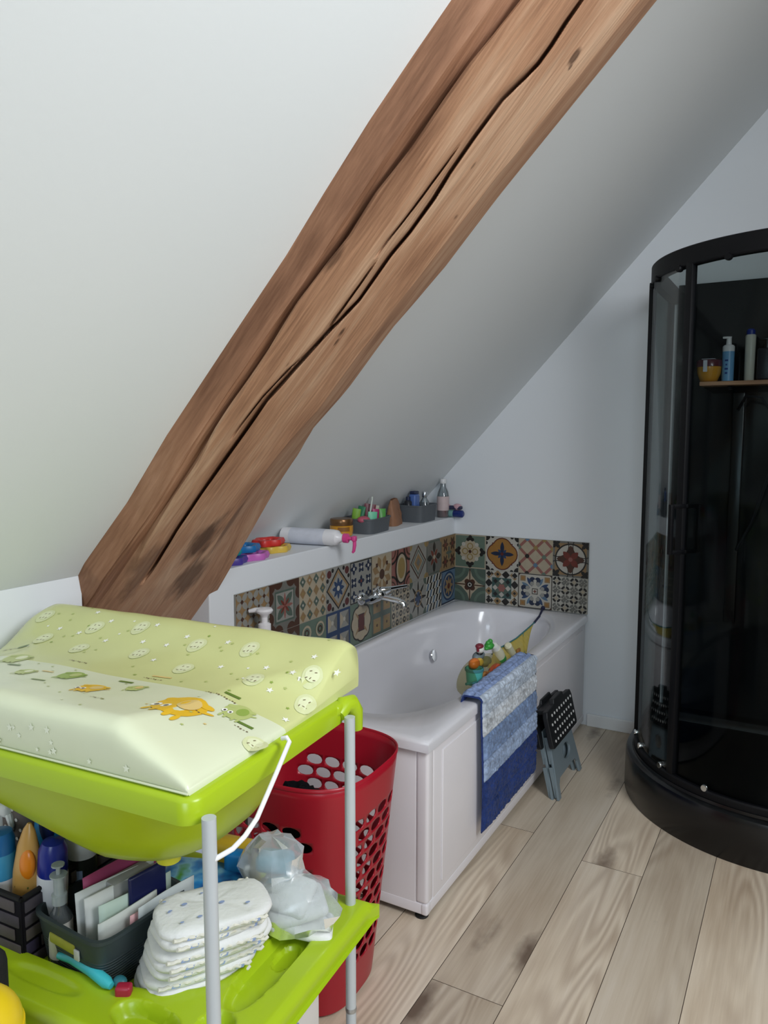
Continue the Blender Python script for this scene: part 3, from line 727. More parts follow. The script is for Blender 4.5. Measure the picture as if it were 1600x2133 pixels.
def rug_m(u, v):
    a = v*0.64; return 4 if a < 0.195 else 3 if a < 0.275 else 2 if a < 0.37 else 1 if a < 0.445 else 0 if a < 0.53 else 5
mb = MB(); mb.grid(rug_fn(True), 170, 200, mfn=rug_m); mb.build('pile', RUGM, rug, smooth=180, recalc=False)
mb = MB(); mb.grid(lambda u, v: rug_fn(False)(u*1.03-.015, v), 12, 80, 6); mb.build('backing', RUGM, rug, smooth=60, recalc=False, solid=0.004)

# ------------------------------------------------------------------ folding step stool leaning on the tub
STG = PM('stool_grey', '#76848b', 0.45, var=0.05); STB = PM('stool_black', '#15171a', 0.5); STW = PM('stool_dot_white', '#d6d6d4', 0.6)
stool = thing('step_stool', 'folded grey step stool with black dotted top, leaning on the tub', 'step stool', (0.93, -0.765, 0), rot=(0, R(-13.5), 0))
def stool_leg(mb, x, th):
    # outline in (y, z): splayed legs with an arch between the feet, with a handle hole
    out = [(-0.19, 0), (-0.155, 0), (-0.145, 0.055), (-0.12, 0.078), (0.12, 0.078), (0.145, 0.055), (0.155, 0), (0.19, 0), (0.165, 0.17), (0.145, 0.30), (-0.145, 0.30), (-0.165, 0.17)]
    hole = [(0.055*math.cos(2*math.pi*k/24)+0.03, 0.15+0.034*math.sin(2*math.pi*k/24)) for k in range(24)]
    bm = bmesh.new()
    def loop(p): vs = [bm.verts.new((x, a, b)) for a, b in p]; return [bm.edges.new((vs[i], vs[(i+1) % len(vs)])) for i in range(len(vs))]
    es = loop(out)+loop(hole); bmesh.ops.triangle_fill(bm, use_beauty=True, use_dissolve=False, edges=es)
    gx = bmesh.ops.extrude_face_region(bm, geom=bm.faces[:]); bmesh.ops.translate(bm, verts=[e for e in gx['geom'] if isinstance(e, bmesh.types.BMVert)], vec=(th, 0, 0))
    bm.verts.index_update(); mb.add([v.co.copy() for v in bm.verts], [[v.index for v in f.verts] for f in bm.faces]); bm.free()
for i, x in enumerate((-0.026, 0.002)):
    mb = MB(); stool_leg(mb, x, 0.012)
    for sy in (-1, 1):
        for z0, z1 in ((0.004, 0.15), (0.15, 0.28)):
            mb.box((x-0.002, sy*lerp(0.186, 0.162, (z0+z1)/2/0.17*0.9), (z0+z1)/2), (0.018, 0.008, z1-z0-0.008), 0, None)
    mb.build('leg_frame', STG, stool, smooth=0, bevel=0.002)
mb = MB()
for x in (-0.043, 0.016):
    pts = [(-0.19, 0.24), (-0.178, 0.228), (0.178, 0.228), (0.19, 0.24), (0.192, 0.37), (0.18, 0.395), (0.075, 0.40), (0.065, 0.42), (-0.065, 0.42), (-0.075, 0.40), (-0.18, 0.395), (-0.192, 0.37)]
    mb.prism([(a, b) for a, b in pts], 0, 0.024, 0, T(x, 0, 0) @ Matrix(((0, 0, 1, 0), (1, 0, 0, 0), (0, 1, 0, 0), (0, 0, 0, 1))))
mb.rbox((0.0, 0, 0.385), (0.05, 0.30, 0.02), 0.004)
st = mb.build('seat', STB, stool, smooth=0, bevel=0.004)
mb = MB()
for j in range(4):
    for i in range(9):
        mb.lathe([(0.0065, 0.0), (0.0065, 0.0022), (0.004, 0.003)], 8, (0, 0, 0), 0, T(0.0405, -0.15+0.0365*i+(0.018 if j % 2 else 0), 0.255+j*0.037) @ RY(90))
mb.build('dot_pattern', STW, st)

# ------------------------------------------------------------------ things on the ledge
LZ = 1.1295
def flatbead(mb, x, y, z, rx, ry, rz_, h, mi, lobes=5):
    prof = [(0.55, 0), (0.93, 0.12*h), (1.0, 0.5*h), (0.93, 0.88*h), (0.55, h)]
    n = 40; rs = []
    for q, zz in prof:
        rs.append([(x+rx*q*(1+0.10*math.cos(lobes*2*math.pi*k/n))*math.cos(2*math.pi*k/n), y+ry*q*(1+0.10*math.cos(lobes*2*math.pi*k/n))*math.sin(2*math.pi*k/n), z+zz) for k in range(n)])
    mb.rings(rs, mi)
ring_specs = [('purple', '#4b3b94', -0.075, -1.935, 0, 'purple lobed toy ring at the beam end of the ledge'), ('pink', '#c267b8', -0.075, -1.80, 0, 'pink lobed toy ring in the lower layer on the ledge'), ('yellow', '#d9b64a', -0.115, -1.60, 0, 'yellow lobed toy ring under the red one on the ledge'),
    ('teal', '#1f9aa0', -0.10, -1.94, 1, 'teal lobed toy ring in the upper layer nearest the beam'), ('blue', '#1f74b4', -0.12, -1.80, 1, 'blue lobed toy ring in the upper layer on the ledge'), ('red', '#cf3530', -0.14, -1.61, 1, 'red lobed toy ring lying on the yellow one on the ledge')]
for c, hx, x, y, lv, lab in ring_specs:
    mb = MB(); n = 40; H = 0.026; z = LZ+lv*(H+0.0005)
    rs = []
    for q, zz in ((0.62, 0.006), (0.70, 0.0), (0.92, 0.0), (1.0, 0.5*H), (0.92, H), (0.70, H), (0.62, H-0.006), (0.58, 0.5*H), (0.62, 0.006)):
        rs.append([((1+0.10*math.cos(6*2*math.pi*k/n))*0.060*q*math.cos(2*math.pi*k/n), (1+0.10*math.cos(6*2*math.pi*k/n))*0.078*q*math.sin(2*math.pi*k/n), zz) for k in range(n)])
    mb.rings(rs, 0, cap0=False, cap1=False)
    o = mb.build('toy_ring', PM('toy_'+c, hx, 0.4), smooth=60, weld=True); o.location = (x, y, z); tag(o, lab, 'toy', 'lobed toy rings on the ledge')

la, lb_ = at(606, 1112, x=-.19), at(688, 1130, x=.005)
la.z = lb_.z = LZ+0.0375; ld = lb_-la; LBP = la.lerp(lb_, .55); LBR = (0, R(90), math.atan2(ld.y, ld.x))
lb = thing('lotion_bottle', 'white pump bottle lying on its side, pink pump over the ledge', 'bottle', LBP, rot=LBR)
mb = MB(); mb.lathe([(0.028, -0.15), (0.036, -0.143), (0.036, 0.10), (0.033, 0.125), (0.018, 0.14), (0.016, 0.155)], 28, (0, 0, 0), 0, None, 1, 1.15); mb.build('bottle_body', PM('white_plastic', '#e6e4e6', 0.3, var=.02), lb)
mb = MB(); mb.lathe([(0.0365, -0.10), (0.0365, 0.07)], 28, (0, 0, 0), 0, None, 1, 1.152, cap0=False, cap1=False); mb.build('paper_label', PM('label_pale', '#cfd2dc', 0.5, var=.15, scale=30), lb)
PINK = PM('pink_plastic', '#d9488e', 0.35)
mb = MB(); mb.lathe([(0.021, 0.155), (0.021, 0.175), (0.008, 0.177), (0.008, 0.198)], 16); mb.rbox((0.0, 0.0, 0.205), (0.024, 0.026, 0.018), 0.005); mb.tube([(0, 0, 0.206), (0.03, 0, 0.206), (0.055, 0, 0.202), (0.062, 0, 0.196)], [0.008, 0.008, 0.007, 0.005], 10); mb.build('pump_head', PINK, lb)

AMB = PM('amber_cream', '#d2942c', 0.25, coat=0.4)
jar = thing('cream_jar', 'amber cream jar with a brown metal lid on the ledge', 'jar', (-0.125, -1.06, LZ))
mb = MB(); mb.lathe([(0.045, 0), (0.054, 0.006), (0.057, 0.03), (0.057, 0.052), (0.05, 0.056)], 32); mb.build('jar_body', AMB, jar)
mb = MB(); mb.lathe([(0.054, 0.054), (0.0555, 0.056), (0.0555, 0.082), (0.053, 0.086), (0.0, 0.087)], 32); mb.build('lid', PM('bronze_lid', '#7d5a38', 0.3, 0.6), jar)
mb = MB(); mb.lathe([(0.0574, 0.03), (0.0574, 0.048)], 10, (0, 0, 0), 0, None, cap0=False, cap1=False); 
mb = MB(); mb.grid(lambda u, v: (0.0576*math.cos(R(-75+60*u)), 0.0576*math.sin(R(-75+60*u)), 0.028+0.02*v), 8, 2); mb.build('paper_label', PM('jar_label', '#8a5a22', 0.5), jar, recalc=False)

GB = PM('basket_grey', '#565b60', 0.6, bump=0.3, bscale=160)
def openbox(mb, w, d, h, t=0.004, taper=0.93, mi=0, rr=6):
    n = 48
    def ring(sx, sy, z): return [(p[0]*sx, p[1]*sy, z) for p in (sell(rr, n, k) for k in range(n))]
    W, D = w/2, d/2
    mb.rings([ring(W*taper, D*taper, 0), ring(W*lerp(taper, 1, .5), D*lerp(taper, 1, .5), h*.5), ring(W, D, h-0.008), ring(W+.003, D+.003, h-0.007), ring(W+.003, D+.003, h), ring(W-t, D-t, h), ring(W*taper-t, D*taper-t, t), ], mi, cap0=True, cap1=True)
gb1 = thing('storage_basket', 'grey basket full of toiletry tubes beside the amber jar', 'basket', (-0.115, -0.845, LZ), rz=4)
mb = MB(); openbox(mb, 0.19, 0.245, 0.075); mb.build('basket_shell', GB, gb1)
def tubeobj(name, label, cat, loc, rot, w, h, th, color, capc, group='tubes in the grey ledge basket', body='tube_body'):
    t = thing(name, label, cat, loc, 0, group, rot)
    mb = MB(); rs = []
    n = 20
    for z, sx, sy in ((0.0, .5, .5), (0.002, .5, .5), (h*.5, .5, .42), (h*.92, .5, .15), (h, .5, .06)):
        rs.append([(w*sx*math.cos(2*math.pi*k/n), th*sy*math.sin(2*math.pi*k/n), z) for k in range(n)])
    mb.rings(rs); mb.build(body, PM('tube_'+color.strip('#'), color, 0.4, var=.15, scale=40), t)
    mb = MB(); mb.lathe([(w*.3, -0.014), (w*.34, -0.012), (w*.36, 0.001)], 16); mb.build('cap', PM('cap_'+capc.strip('#'), capc, 0.4), t)
    return t
tubeobj('toiletry_tube', 'lime green tube tallest at the left of the ledge basket', 'tube', (-0.135, -0.925, LZ+0.02), (R(8), R(9), 0.4), 0.042, 0.105, 0.03, '#7fae3c', '#3f6a2a')
tubeobj('toiletry_tube', 'dark green tube standing behind the mint one in the ledge basket', 'tube', (-0.14, -0.875, LZ+0.02), (R(-4), R(9), 0.2), 0.04, 0.11, 0.03, '#2f7a55', '#1d4632')
tubeobj('toiletry_tube', 'mint green tube at the front of the ledge basket', 'tube', (-0.065, -0.875, LZ+0.02), (R(3), R(4), 0.9), 0.05, 0.085, 0.028, '#6fc7a0', '#dcdcdc')
tubeobj('toiletry_tube', 'magenta tube between the green tubes in the ledge basket', 'tube', (-0.085, -0.81, LZ+0.02), (R(-3), R(6), 0.9), 0.04, 0.092, 0.026, '#a8336c', '#5f1d42')
tubeobj('toiletry_tube', 'bright green tube at the wall end of the ledge basket', 'tube', (-0.07, -0.76, LZ+0.02), (R(-5), R(3), 0.9), 0.04, 0.09, 0.028, '#58a04a', '#d6d6d6')
tubeobj('toiletry_tube', 'dark red flat tube rising above the others in the ledge basket', 'tube', (-0.13, -0.80, LZ+0.02), (R(-7), R(8), 0.7), 0.06, 0.115, 0.02, '#6d2233', '#c9c2b0')
tubeobj('toiletry_tube', 'white printed tube leaning at the back of the ledge basket', 'tube', (-0.13, -0.745, LZ+0.02), (R(-12), R(8), 0.8), 0.05, 0.105, 0.02, '#c4bfae', '#8e9a86')
mb = MB(); mb.sphere((0, 0, 0), (0.03, 0.04, 0.018)); o = mb.build('soap_bar', PM('soap_pink', '#b9576a', 0.5), None); o.location = (-0.075, -0.935, LZ+0.07); tag(o, 'pink soap at the near corner of the grey ledge basket', 'soap')
mb = MB(); mb.tube([(-0.11, -0.83, LZ+0.03), (-0.105, -0.80, LZ+0.155)], 0.004, 8); mb.rbox((-0.105, -0.798, LZ+0.163), (0.006, 0.01, 0.02), 0.002); o = mb.build('toothbrush', PM('brush_white', '#d5dcd2', 0.4)); tag(o, 'pale toothbrush handle sticking out of the ledge basket', 'toothbrush')

pch = MB()
def pouch_fn(u, v):
    a = 2*math.pi*u; q = 1-0.25*v**3; th = 0.035*(1-0.85*v**2)
    c, s_ = math.cos(a), math.sin(a)
    return (th*math.copysign(abs(c)**.6, c)+0.004*nz(u*9, v*6, 2), 0.085*q*math.copysign(abs(s_)**.5, s_)*(1+0.04*nz(u*4, v*4, 8)), 0.16*v+0.01*nz(u*3, 2, 0)*v)
pch.grid(pouch_fn, 60, 16); 
pch.add([pouch_fn(i/59, 0) for i in range(59)], [tuple(range(59))])
o = pch.build('paper_pouch', PM('pouch_brown', '#93684c', 0.6, var=.2, scale=14, bump=.4, bscale=30), smooth=50, weld=True); o.scale = (1, 1, .88); o.location = (-0.125, -0.53, LZ); o.rotation_euler = (0, 0, R(14)); tag(o, 'crumpled brown pouch between the two grey ledge baskets', 'pouch')

gb2 = thing('storage_basket', 'grey basket holding a blue and a clear bottle, beside the tall bottle', 'basket', (-0.105, -0.29, LZ), rz=2)
mb = MB(); openbox(mb, 0.17, 0.22, 0.095); mb.build('basket_shell', GB, gb2)
bb = thing('shampoo_bottle', 'blue flat bottle in the second grey ledge basket', 'bottle', (-0.105, -0.325, LZ+0.005))
mb = MB(); mb.rbox((0, 0, 0.075), (0.045, 0.06, 0.15), 0.012); mb.build('bottle_body', PM('bottle_blue', '#4a68a8', 0.35), bb)
mb = MB(); mb.rbox((0, 0, 0.157), (0.036, 0.05, 0.018), 0.005); mb.build('cap', PM('cap_navy', '#1c2647', 0.4), bb)
CLR = film('clear_plastic', '#dfe6e8', 0.06, 0.12, '#c9d2d6')
cb = thing('spray_bottle', 'small clear bottle with a silver cap in the second ledge basket', 'bottle', (-0.085, -0.235, LZ+0.005))
mb = MB(); mb.lathe([(0.024, 0), (0.026, 0.004), (0.026, 0.10), (0.012, 0.122), (0.012, 0.128)], 20); mb.build('bottle_body', CLR, cb)
mb = MB(); mb.lathe([(0.015, 0.126), (0.016, 0.128), (0.016, 0.155), (0.014, 0.158)], 16); mb.build('cap', PM('silver_cap', '#c6cbd0', 0.25, 0.9), cb)
dk = thing('dark_bottle', 'small black bottle behind the blue one in the second ledge basket', 'bottle', (-0.125, -0.362, LZ+0.005))
dk.scale = (1, 1, .82)
mb = MB(); mb.lathe([(0.02, 0), (0.022, 0.003), (0.022, 0.13), (0.012, 0.142)], 18); mb.build('bottle_body', PM('bottle_black', '#22252c', 0.3), dk)
mb = MB(); mb.lathe([(0.013, 0.142), (0.013, 0.165)], 14); mb.build('cap', PM('cap_navy', '#1c2647', 0.4), dk)
tb = thing('mouthwash_bottle', 'tall clear bottle with white cap and a red base of liquid, by the end wall', 'bottle', (-0.052, -0.055, LZ))
tb.scale = (1, 1, .92)
mb = MB(); mb.lathe([(0.033, 0), (0.036, 0.004), (0.036, 0.13), (0.030, 0.165), (0.017, 0.195), (0.015, 0.222)], 24); mb.build('bottle_body', CLR, tb)
mb = MB(); mb.lathe([(0.032, 0.003), (0.0345, 0.006), (0.0345, 0.05)], 24); mb.build('red_liquid', PM('red_liquid', '#7e1f1c', 0.2), tb)
mb = MB(); mb.lathe([(0.0365, 0.045), (0.0365, 0.135)], 24, cap0=False, cap1=False); mb.build('paper_label', PM('label_rose', '#c9b5b4', 0.5, var=.12, scale=30), tb)
mb = MB(); mb.lathe([(0.018, 0.218), (0.019, 0.22), (0.019, 0.243), (0.016, 0.247)], 18); mb.build('cap', PM('cap_white', '#dedede', 0.35), tb)
brs = thing('bath_brush', 'teal and navy handle lying across the corner of the ledge', 'brush', (-0.02, -0.035, LZ+0.022))
mb = MB(); mb.tube([(-0.065, 0, 0), (-0.06, 0, 0), (0.03, 0, 0)], [0.012, 0.021, 0.021], 18); mb.build('brush_body', PM('teal_plastic', '#6f9c9b', 0.5), brs)
mb = MB(); mb.tube([(0.03, 0, 0), (0.032, 0, 0), (0.085, 0, 0), (0.092, 0, 0)], [0.02, 0.0215, 0.0215, 0.014], 18); mb.build('brush_end', PM('navy_plastic', '#1c2f72', 0.4), brs)
sk = MB(); sk.rbox((0, 0, 0.0), (0.13, 0.03, 0.022), 0.008, 3); sk.sphere((-0.03, 0, .004), (0.022, .017, .018), 1); sk.sphere((0.035, 0, .004), (0.028, .017, .02), 1)
o = sk.build('soap_packet', [PM('packet_dark', '#2a2c4a', 0.5), PM('packet_rose', '#c79ea6', 0.5)]); o.location = (-0.005, -0.03, LZ+0.058); tag(o, 'dark packet with rose spots lying on the teal handle in the corner', 'packet')

# pump dispenser standing on the tub corner, behind the changing mat
dp = thing('soap_dispenser', 'white pump bottle standing on the tub rim behind the changing mat', 'dispenser', (0.075, -1.915, TZ+0.001))
dp.scale = (1.0, 1.0, 1.07)
WP = PM('white_plastic', '#e6e4e6', 0.3, var=.02)
mb = MB(); mb.lathe([(0.033, 0), (0.037, 0.005), (0.037, 0.20), (0.03, 0.225), (0.016, 0.24)], 26); mb.build('bottle_body', WP, dp)
mb = MB(); mb.lathe([(0.024, 0.235), (0.024, 0.26), (0.02, 0.263), (0.012, 0.266), (0.012, 0.29)], 22); mb.build('collar', WP, dp)
mb = MB(); mb.lathe([(0.012, 0.285), (0.018, 0.295), (0.030, 0.302), (0.033, 0.309), (0.028, 0.316), (0.0, 0.32)], 22); mb.tube([(0, 0, 0.308), (-0.03, -0.018, 0.310), (-0.05, -0.03, 0.306)], [0.011, 0.009, 0.006], 10); mb.build('pump_head', WP, dp)
# ------------------------------------------------------------------ bath toy net and the toys in it
NETM = film('net_yellow', '#e2dca0', 0.0, 0.8, '#c9b45a', 0.5, 1.15)
TEAL = PM('binding_teal', '#3f7f84', 0.6)
net = thing('toy_net', 'yellow mesh toy net with teal edging slung inside the tub', 'toy net', (0, 0, 0))
tp = [at(1113, 1297, x=.60), at(1095, 1313, x=.63), at(1075, 1330, x=.655), at(1050, 1345, x=.68), at(1030, 1356, x=.69)]
bp = [at(1104, 1318, x=.635), at(1097, 1362, x=.705), at(1075, 1374, x=.715), at(1045, 1386, x=.715), at(1015, 1392, x=.71)]
def poly_at(ps, t):
    t *= len(ps)-1; i = min(int(t), len(ps)-2); return ps[i].lerp(ps[i+1], t-i)
mb = MB(); mb.grid(lambda u, v: poly_at(tp, u).lerp(poly_at(bp, u), v)+Vector((0.008*math.sin(v*3.1)*math.sin(u*3.1), 0, 0)), 24, 12); mb.build('net_panel', NETM, net, recalc=False)
mb = MB(); mb.tube(tp, 0.0035, 8); mb.tube([p+Vector((-.012, 0, -.016)) for p in tp], 0.003, 8); mb.tube([tp[1].lerp(tp[2], .3), poly_at(bp, .3)], 0.003, 8); mb.build('edging', TEAL, net)
hook = Vector((0.557, -0.014, 0.64))
mb = MB(); mb.tube([hook, hook.lerp(tp[0], .5)+Vector((0.004, 0, -.006)), tp[0]], 0.006, 8); mb.sphere(hook, (0.012, 0.010, 0.012)); mb.build('strap', PM('strap_navy', '#1d2448', 0.6), net)
bag_c = at(1003, 1412, x=.69)
def bag_fn(u, v):
    a = 2*math.pi*u; ph = math.pi*(0.16+0.84*v)
    q = math.sin(ph) if v < 1 else 0.0
    return bag_c+Vector((-0.005+0.045*math.cos(a)*q, 0.225*math.sin(a)*q+0.01*nz(u*5, v*5, 1), 0.012+0.085*math.cos(ph)-0.02*math.sin(a)*q))
mb = MB(); mb.grid(bag_fn, 40, 16); mb.build('net_bag', film('net_olive', '#e9e6d2', 0.0, 0.05, '#8d8a52', 0.5, 1.1), net, recalc=False, weld=True)
mb = MB(); mb.tube([at(971, 1425, x=.70), at(985, 1423, x=.715), at(1003, 1418, x=.725), at(1015, 1420, x=.74)], 0.006, 8); mb.tube([at(972, 1440, x=.71), at(963, 1455, x=.725), at(959, 1466, x=.745)], 0.006, 8); mb.build('strap', TEAL, net)

def toy(name, label, cat, px, py, x, parts):
    p = at(px, py, x=x); t = thing(name, label, cat, p, 0, 'bath toys in the net')
    for pn, mat, fn in parts:
        mb = MB(); fn(mb); mb.build(pn, mat, t)
    return t
GR = PM('toy_green', '#3c9a3e', 0.35); WH = PM('toy_white', '#dcdcd6', 0.4); ORG = PM('toy_orange', '#d9772c', 0.4); YL = PM('toy_yellow', '#dcb43a', 0.4); TQ = PM('toy_turquoise', '#54b0a8', 0.45); RD = PM('toy_dark_red', '#7c2636', 0.4); CRM = PM('toy_cream', '#d6d2b4', 0.45); BLK = PM('toy_black', '#1c1c20', 0.4); OLV = PM('toy_olive', '#7d7a4a', 0.5)
toy('bath_toy', 'small white toy with a dark red cap, topmost left in the net', 'toy', 1000, 1352, .685, [('toy_body', WH, lambda m: m.sphere((0, 0, 0), (.018, .02, .018))), ('cap', RD, lambda m: (m.sphere((0, -.006, .014), (.017, .022, .011)), m.tube([(0, -.026, .012), (0, -.022, -.004)], .006, 8)))])
toy('frog_toy', 'bright green frog toy between the white toy and the bottle in the net', 'toy', 1019, 1345, .69, [('toy_body', GR, lambda m: (m.sphere((0, 0, 0), (.02, .026, .017)), m.sphere((0, .012, .016), .011), m.sphere((0, -.012, .014), .011), m.sphere((0, -.03, -.004), (.012, .014, .008)), m.sphere((0, .03, -.006), (.012, .014, .008))))])
toy('squirt_bottle', 'cream bottle toy with a green end lying in the net', 'toy', 1038, 1366, .70, [('toy_body', CRM, lambda m: m.tube([(0, -.035, .045), (0, -.03, .042), (0, .0, .01), (0, .012, -.004)], [.012, .02, .026, .026], 16)), ('green_end', GR, lambda m: m.tube([(0, .012, -.004), (0, .03, -.024), (0, .04, -.034)], [.0262, .027, .016], 16)), ('nozzle', WH, lambda m: m.tube([(0, -.05, .058), (0, -.034, .044)], [.014, .02], 12))])
toy('toy_tube', 'cream cylinder toy leaning beside the yellow mesh in the net', 'toy', 1062, 1356, .705, [('toy_body', CRM, lambda m: m.tube([(0, -.028, .035), (0, -.025, .031), (0, .04, -.03), (0, .043, -.034)], [.012, .017, .018, .012], 16))])
toy('bath_toy', 'orange and yellow toy at the left of the net', 'toy', 990, 1381, .685, [('toy_body', ORG, lambda m: m.sphere((0, -.01, 0), (.022, .034, .022))), ('yellow_side', YL, lambda m: m.sphere((.004, .026, -.003), (.02, .028, .018)))])
toy('bath_toy', 'black topped grey toy above the orange one in the net', 'toy', 997, 1363, .675, [('toy_body', PM('toy_grey', '#6f7b80', 0.5), lambda m: m.sphere((0, 0, -.006), (.022, .045, .018))), ('black_spot', BLK, lambda m: m.sphere((.008, -.008, .008), (.014, .02, .008)))])
toy('cup_toy', 'turquoise cup toy at the lower left of the net', 'toy', 988, 1408, .70, [('toy_body', TQ, lambda m: m.lathe([(.022, -.035), (.030, -.033), (.036, .03), (.033, .034), (.028, -.028)], 20)), ('rim_band', TEAL, lambda m: m.lathe([(.036, .022), (.0385, .024), (.0385, .033), (.036, .035)], 20, cap0=False, cap1=False))])
toy('fish_toy', 'orange fish toy lying along the rug edge in the net', 'toy', 1028, 1395, .715, [('toy_body', PM('toy_coral', '#d8562a', 0.4), lambda m: m.sphere((0, .01, 0), (.016, .06, .02))), ('tail', ORG, lambda m: m.prism([(-.05, .0), (-.10, .02), (-.088, 0), (-.10, -.02)], -.006, .006, 0, Matrix(((0, 0, 1, 0), (1, 0, 0, 0), (0, 1, 0, 0), (0, 0, 0, 1)))))])
toy('bath_toy', 'olive brown rounded toy in the middle of the net', 'toy', 1012, 1378, .685, [('toy_body', OLV, lambda m: m.sphere((0, 0, 0), (.022, .04, .022)))])
toy('ring_toy', 'pale orange hoop toy low in the net next to the rug', 'toy', 1010, 1412, .715, [('toy_body', PM('toy_peach', '#d99a60', 0.45), lambda m: m.tube([(0.0, .05*math.cos(2*math.pi*k/24), .02*math.sin(2*math.pi*k/24)) for k in range(25)], .006, 8, cap=False))])
toy('letter_toy', 'brown foam shape stuck on the yellow mesh of the net', 'toy', 1080, 1357, .708, [('toy_body', PM('foam_brown', '#9b6a34', 0.7), lambda m: m.rbox((0, 0, 0), (.012, .035, .028), .005))])

# ------------------------------------------------------------------ quadrant shower cabin
sh = thing('shower_cabin', 'black framed quadrant shower cabin with curved glass in the corner', 'shower', (1.785, -0.475, 0))
BLKM = PM('black_gloss', '#08090b', 0.25, var=.02); BLKF = PM('black_frame', '#08090d', 0.5, var=.02, spec=.25)
SX, SY = 0.495, 0.472      # to the partition and to the end wall
def outline(r, n=48, xr=SX, yb=SY):
    pts = [(-r, yb)] + [(r*math.cos(R(180+90*k/n)), r*math.sin(R(180+90*k/n))) for k in range(n+1)] + [(xr, -r)]
    return pts
def sweep(mb, prof, mi=0, xr=SX, yb=SY):
    """sweep an (r, z) profile along the open front outline"""
    cols_ = [outline(r, 48, xr, yb) for r, z in prof]; n = len(prof)
    rs = [[(cols_[j][i][0], cols_[j][i][1], prof[j][1]) for j in range(n)] for i in range(len(cols_[0]))]
    mb.rings(rs, mi)
mb = MB()
rs = []
for r, z in ((0.646, 0.0), (0.648, 0.004), (0.646, 0.165), (0.640, 0.180), (0.628, 0.187), (0.618, 0.189), (0.616, 0.20)):
    rs.append([(x, y, z) for x, y in outline(r)+[(SX, SY)]])
for r, z in ((0.56, 0.2), (0.545, 0.19), (0.53, 0.155), (0.3, 0.148)):
    rs.append([(x, y, z) for x, y in outline(r, 48, SX-0.646+r+.02, SY-0.646+r+.02)+[(SX-0.646+r+.02, SY-0.646+r+.02)]])
mb.rings(rs); mb.build('shower_tray', BLKM, sh, smooth=35)
mb = MB(); sweep(mb, [(0.584, 0.199), (0.61, 0.199), (0.61, 0.222), (0.604, 0.228), (0.59, 0.228), (0.584, 0.222)]); mb.build('lower_rail', BLKF, sh, smooth=35)
mb = MB(); sweep(mb, [(0.565, 2.270), (0.602, 2.270), (0.606, 2.275), (0.606, 2.340), (0.602, 2.344), (0.565, 2.344)]); mb.build('upper_rail', BLKF, sh, smooth=35)
GLS = film('shower_glass', '#d4dada', 0.0, 0.0, '#ffffff', 0.02, 1.2)
def glass(mb, a0, a1, r, z0, z1, n=30):
    for rr in (r, r-0.006):
        mb.rings([[(rr*math.cos(R(lerp(a0, a1, i/n))), rr*math.sin(R(lerp(a0, a1, i/n))), z) for z in (z0, z1)] for i in range(n+1)], 0, closed=False, cap0=False, cap1=False)
mb = MB(); glass(mb, 183, 228, 0.598, 0.226, 2.28); mb.build('fixed_glass', GLS, sh, smooth=60, recalc=False)
mb = MB(); mb.box((-0.598, 0.235, 1.25), (0.006, 0.45, 2.05)); mb.build('side_glass', GLS, sh, smooth=0)
mb = MB(); glass(mb, 229, 268, 0.588, 0.226, 2.28); dg = mb.build('glass_door', GLS, sh, smooth=60, recalc=False)
def post(a, r, w, d, nm, z0=0.22, z1=2.285):
    mb = MB(); mb.rbox((0, 0, (z0+z1)/2), (d, w, z1-z0), 0.004, 2, 0, T(r*math.cos(R(a)), r*math.sin(R(a)), 0) @ RZ(a)); return mb.build(nm, BLKF, sh)
post(184, 0.600, 0.032, 0.030, 'post'); post(229.5, 0.592, 0.036, 0.028, 'post'); post(269.5, 0.592, 0.03, 0.026, 'post')
mb = MB(); mb.rbox((-0.598, 0.455, 1.25), (0.03, 0.03, 2.06), 0.004); mb.build('post', BLKF, sh)
# D handles on both sides of the door
HM = T(0.590*math.cos(R(231)), 0.590*math.sin(R(231)), 0) @ RZ(231)
for sgn, nm in ((1, 'outer_handle'), (-1, 'inner_handle')):
    mb = MB(); h = 0.092
    for z in (1.245-h, 1.245+h): mb.rbox((sgn*0.035, 0, z), (0.07, 0.016, 0.016), 0.003, 2, 0, HM)
    mb.rbox((sgn*0.07, 0, 1.245), (0.016, 0.018, 2*h+0.016), 0.003, 2, 0, HM); mb.build(nm, BLKF, dg.parent)
for a in (190, 205, 224, 246):
    mb = MB(); M_ = T(0.602*math.cos(R(a)), 0.602*math.sin(R(a)), 0.236) @ RZ(a) @ RY(90)
    mb.lathe([(0.001, -0.010), (0.012, -0.010), (0.014, -0.006), (0.014, 0.006), (0.012, 0.010), (0.001, 0.010)], 16, (0, 0, 0), 0, M_); mb.build('roller', CHR, sh)
    mb = MB(); mb.lathe([(0.001, -0.010), (0.012, -0.010), (0.014, -0.006), (0.014, 0.006), (0.012, 0.010), (0.001, 0.010)], 16, (0, 0, 0), 0, T(0.602*math.cos(R(a)), 0.602*math.sin(R(a)), 2.268) @ RZ(a) @ RY(90)); mb.build('roller', BLKF, sh)
BPM = PM('black_back_glass', '#16191b', 0.10, var=.02, spec=.4)
mb = MB(); mb.rbox((lerp(-0.565, SX, .5), SY-0.012, 1.275), (SX+0.565, 0.012, 2.17), 0.003, 2); mb.build('back_panel', BPM, sh)
mb = MB(); mb.rbox((SX-0.012, -0.05, 1.275), (0.012, 1.0, 2.17), 0.003, 2); mb.build('back_panel', BPM, sh)
mb = MB(); mb.rbox((-0.265, SY-0.03, 1.25), (0.055, 0.024, 1.15), 0.006); mb.build('shower_column', BLKM, sh)
